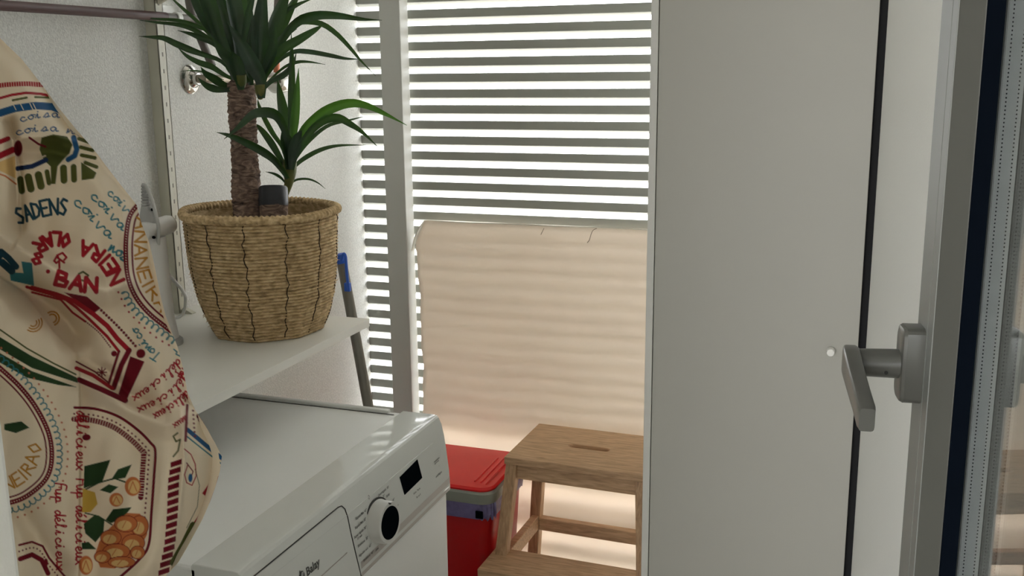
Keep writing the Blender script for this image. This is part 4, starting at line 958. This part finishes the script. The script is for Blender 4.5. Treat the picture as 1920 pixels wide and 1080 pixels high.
stroke([(36, 1022), (60, 1016), (80, 1024), (92, 1046), (112, 1070), (130, 1090)], 4, 'maroon'); stroke([(38, 1048), (60, 1040), (78, 1050), (90, 1075)], 9, 'maroon'); dotted([(36, 1034), (60, 1027), (76, 1034), (92, 1060), (112, 1084)], 7, 1.6, 'maroon'); disc(86, 1055, 4, 'maroon', 8)
# mesh
org = cl(100, 1230, 0)
ck = np.array(CAM); PT = ck+(np.array(FWD)+np.array(RGT)*((X-960)/F_PX)[..., None]-np.array(UP)*((Y-540)/F_PX)[..., None])*(CD-H)[..., None]
PT = (PT-np.array(org)).reshape(-1, 3)
me = bpy.data.meshes.new('printed_cloth'); idx = np.arange(NYc*NXc).reshape(NYc, NXc)
q = np.stack([idx[:-1, :-1], idx[1:, :-1], idx[1:, 1:], idx[:-1, 1:]], -1).reshape(-1, 4)
me.vertices.add(len(PT)); me.vertices.foreach_set('co', PT.astype(np.float32).ravel()); me.loops.add(q.size); me.loops.foreach_set('vertex_index', q.astype(np.int32).ravel())
me.polygons.add(len(q)); me.polygons.foreach_set('loop_start', np.arange(0, q.size, 4, dtype=np.int32)); me.update(calc_edges=True); me.validate()
me.polygons.foreach_set('use_smooth', np.ones(len(q), bool))
at = me.color_attributes.new('print', 'FLOAT_COLOR', 'POINT'); at.data.foreach_set('color', np.concatenate([COL.reshape(-1, 3), np.ones((len(PT), 1))], 1).astype(np.float32).ravel())
cm = bpy.data.materials.new('printed_cotton'); cm.use_nodes = True; n = cm.node_tree; p = n.nodes['Principled BSDF']; p.inputs['Roughness'].default_value = .85; p.inputs['Specular IOR Level'].default_value = .2
a = n.nodes.new('ShaderNodeAttribute'); a.attribute_name = 'print'; n.links.new(a.outputs['Color'], p.inputs['Base Color'])
tcx = n.nodes.new('ShaderNodeTexCoord'); nz = n.nodes.new('ShaderNodeTexNoise'); nz.inputs['Scale'].default_value = 900; bp = n.nodes.new('ShaderNodeBump'); bp.inputs['Strength'].default_value = .25; bp.inputs['Distance'].default_value = .0005
n.links.new(tcx.outputs['Object'], nz.inputs[0]); n.links.new(nz.outputs[0], bp.inputs['Height']); n.links.new(bp.outputs[0], p.inputs['Normal'])
tl = n.nodes.new('ShaderNodeBsdfTranslucent'); mxs = n.nodes.new('ShaderNodeMixShader'); mxs.inputs[0].default_value = .22
n.links.new(a.outputs['Color'], tl.inputs[0]); n.links.new(p.outputs[0], mxs.inputs[1]); n.links.new(tl.outputs[0], mxs.inputs[2]); n.links.new(mxs.outputs[0], n.nodes['Material Output'].inputs[0])
me.materials.append(cm)
co = empty('printed_cloth', org, 'cream cotton cloth printed with red badges, script and flowers hanging in the foreground', 'cloth')
cfo = bpy.data.objects.new('front_face', me); C.objects.link(cfo); cfo.parent = co
# the back of the bunched cloth, plain and rounded
b = MB(); ny, nx = 40, 12
for i in range(ny):
    y = -150+1380*i/(ny-1); l_ = float(np.interp(y, XLp[:, 1], XLp[:, 0])); r_ = float(np.interp(y, XRp[:, 1], XRp[:, 0])); tp = float(1-sstep(-150, 60, np.array(y)))
    for j in range(nx):
        u = j/(nx-1); b.v.append(cl(l_+(r_-l_)*u, y, -.037-.05*math.sin(PI*u)*(1-tp)+.006*math.sin(y/40+u*9)*math.sin(PI*u)+tp*.2-(0 if u < 1 else -.002)))
for i in range(ny-1):
    for j in range(nx-1): b.f.append((i*nx+j, i*nx+j+1, (i+1)*nx+j+1, (i+1)*nx+j))
smooth_all(b.build('back_face', mat('plain_cotton', (238, 224, 200), .85, noise=.05, trans=.3), co))
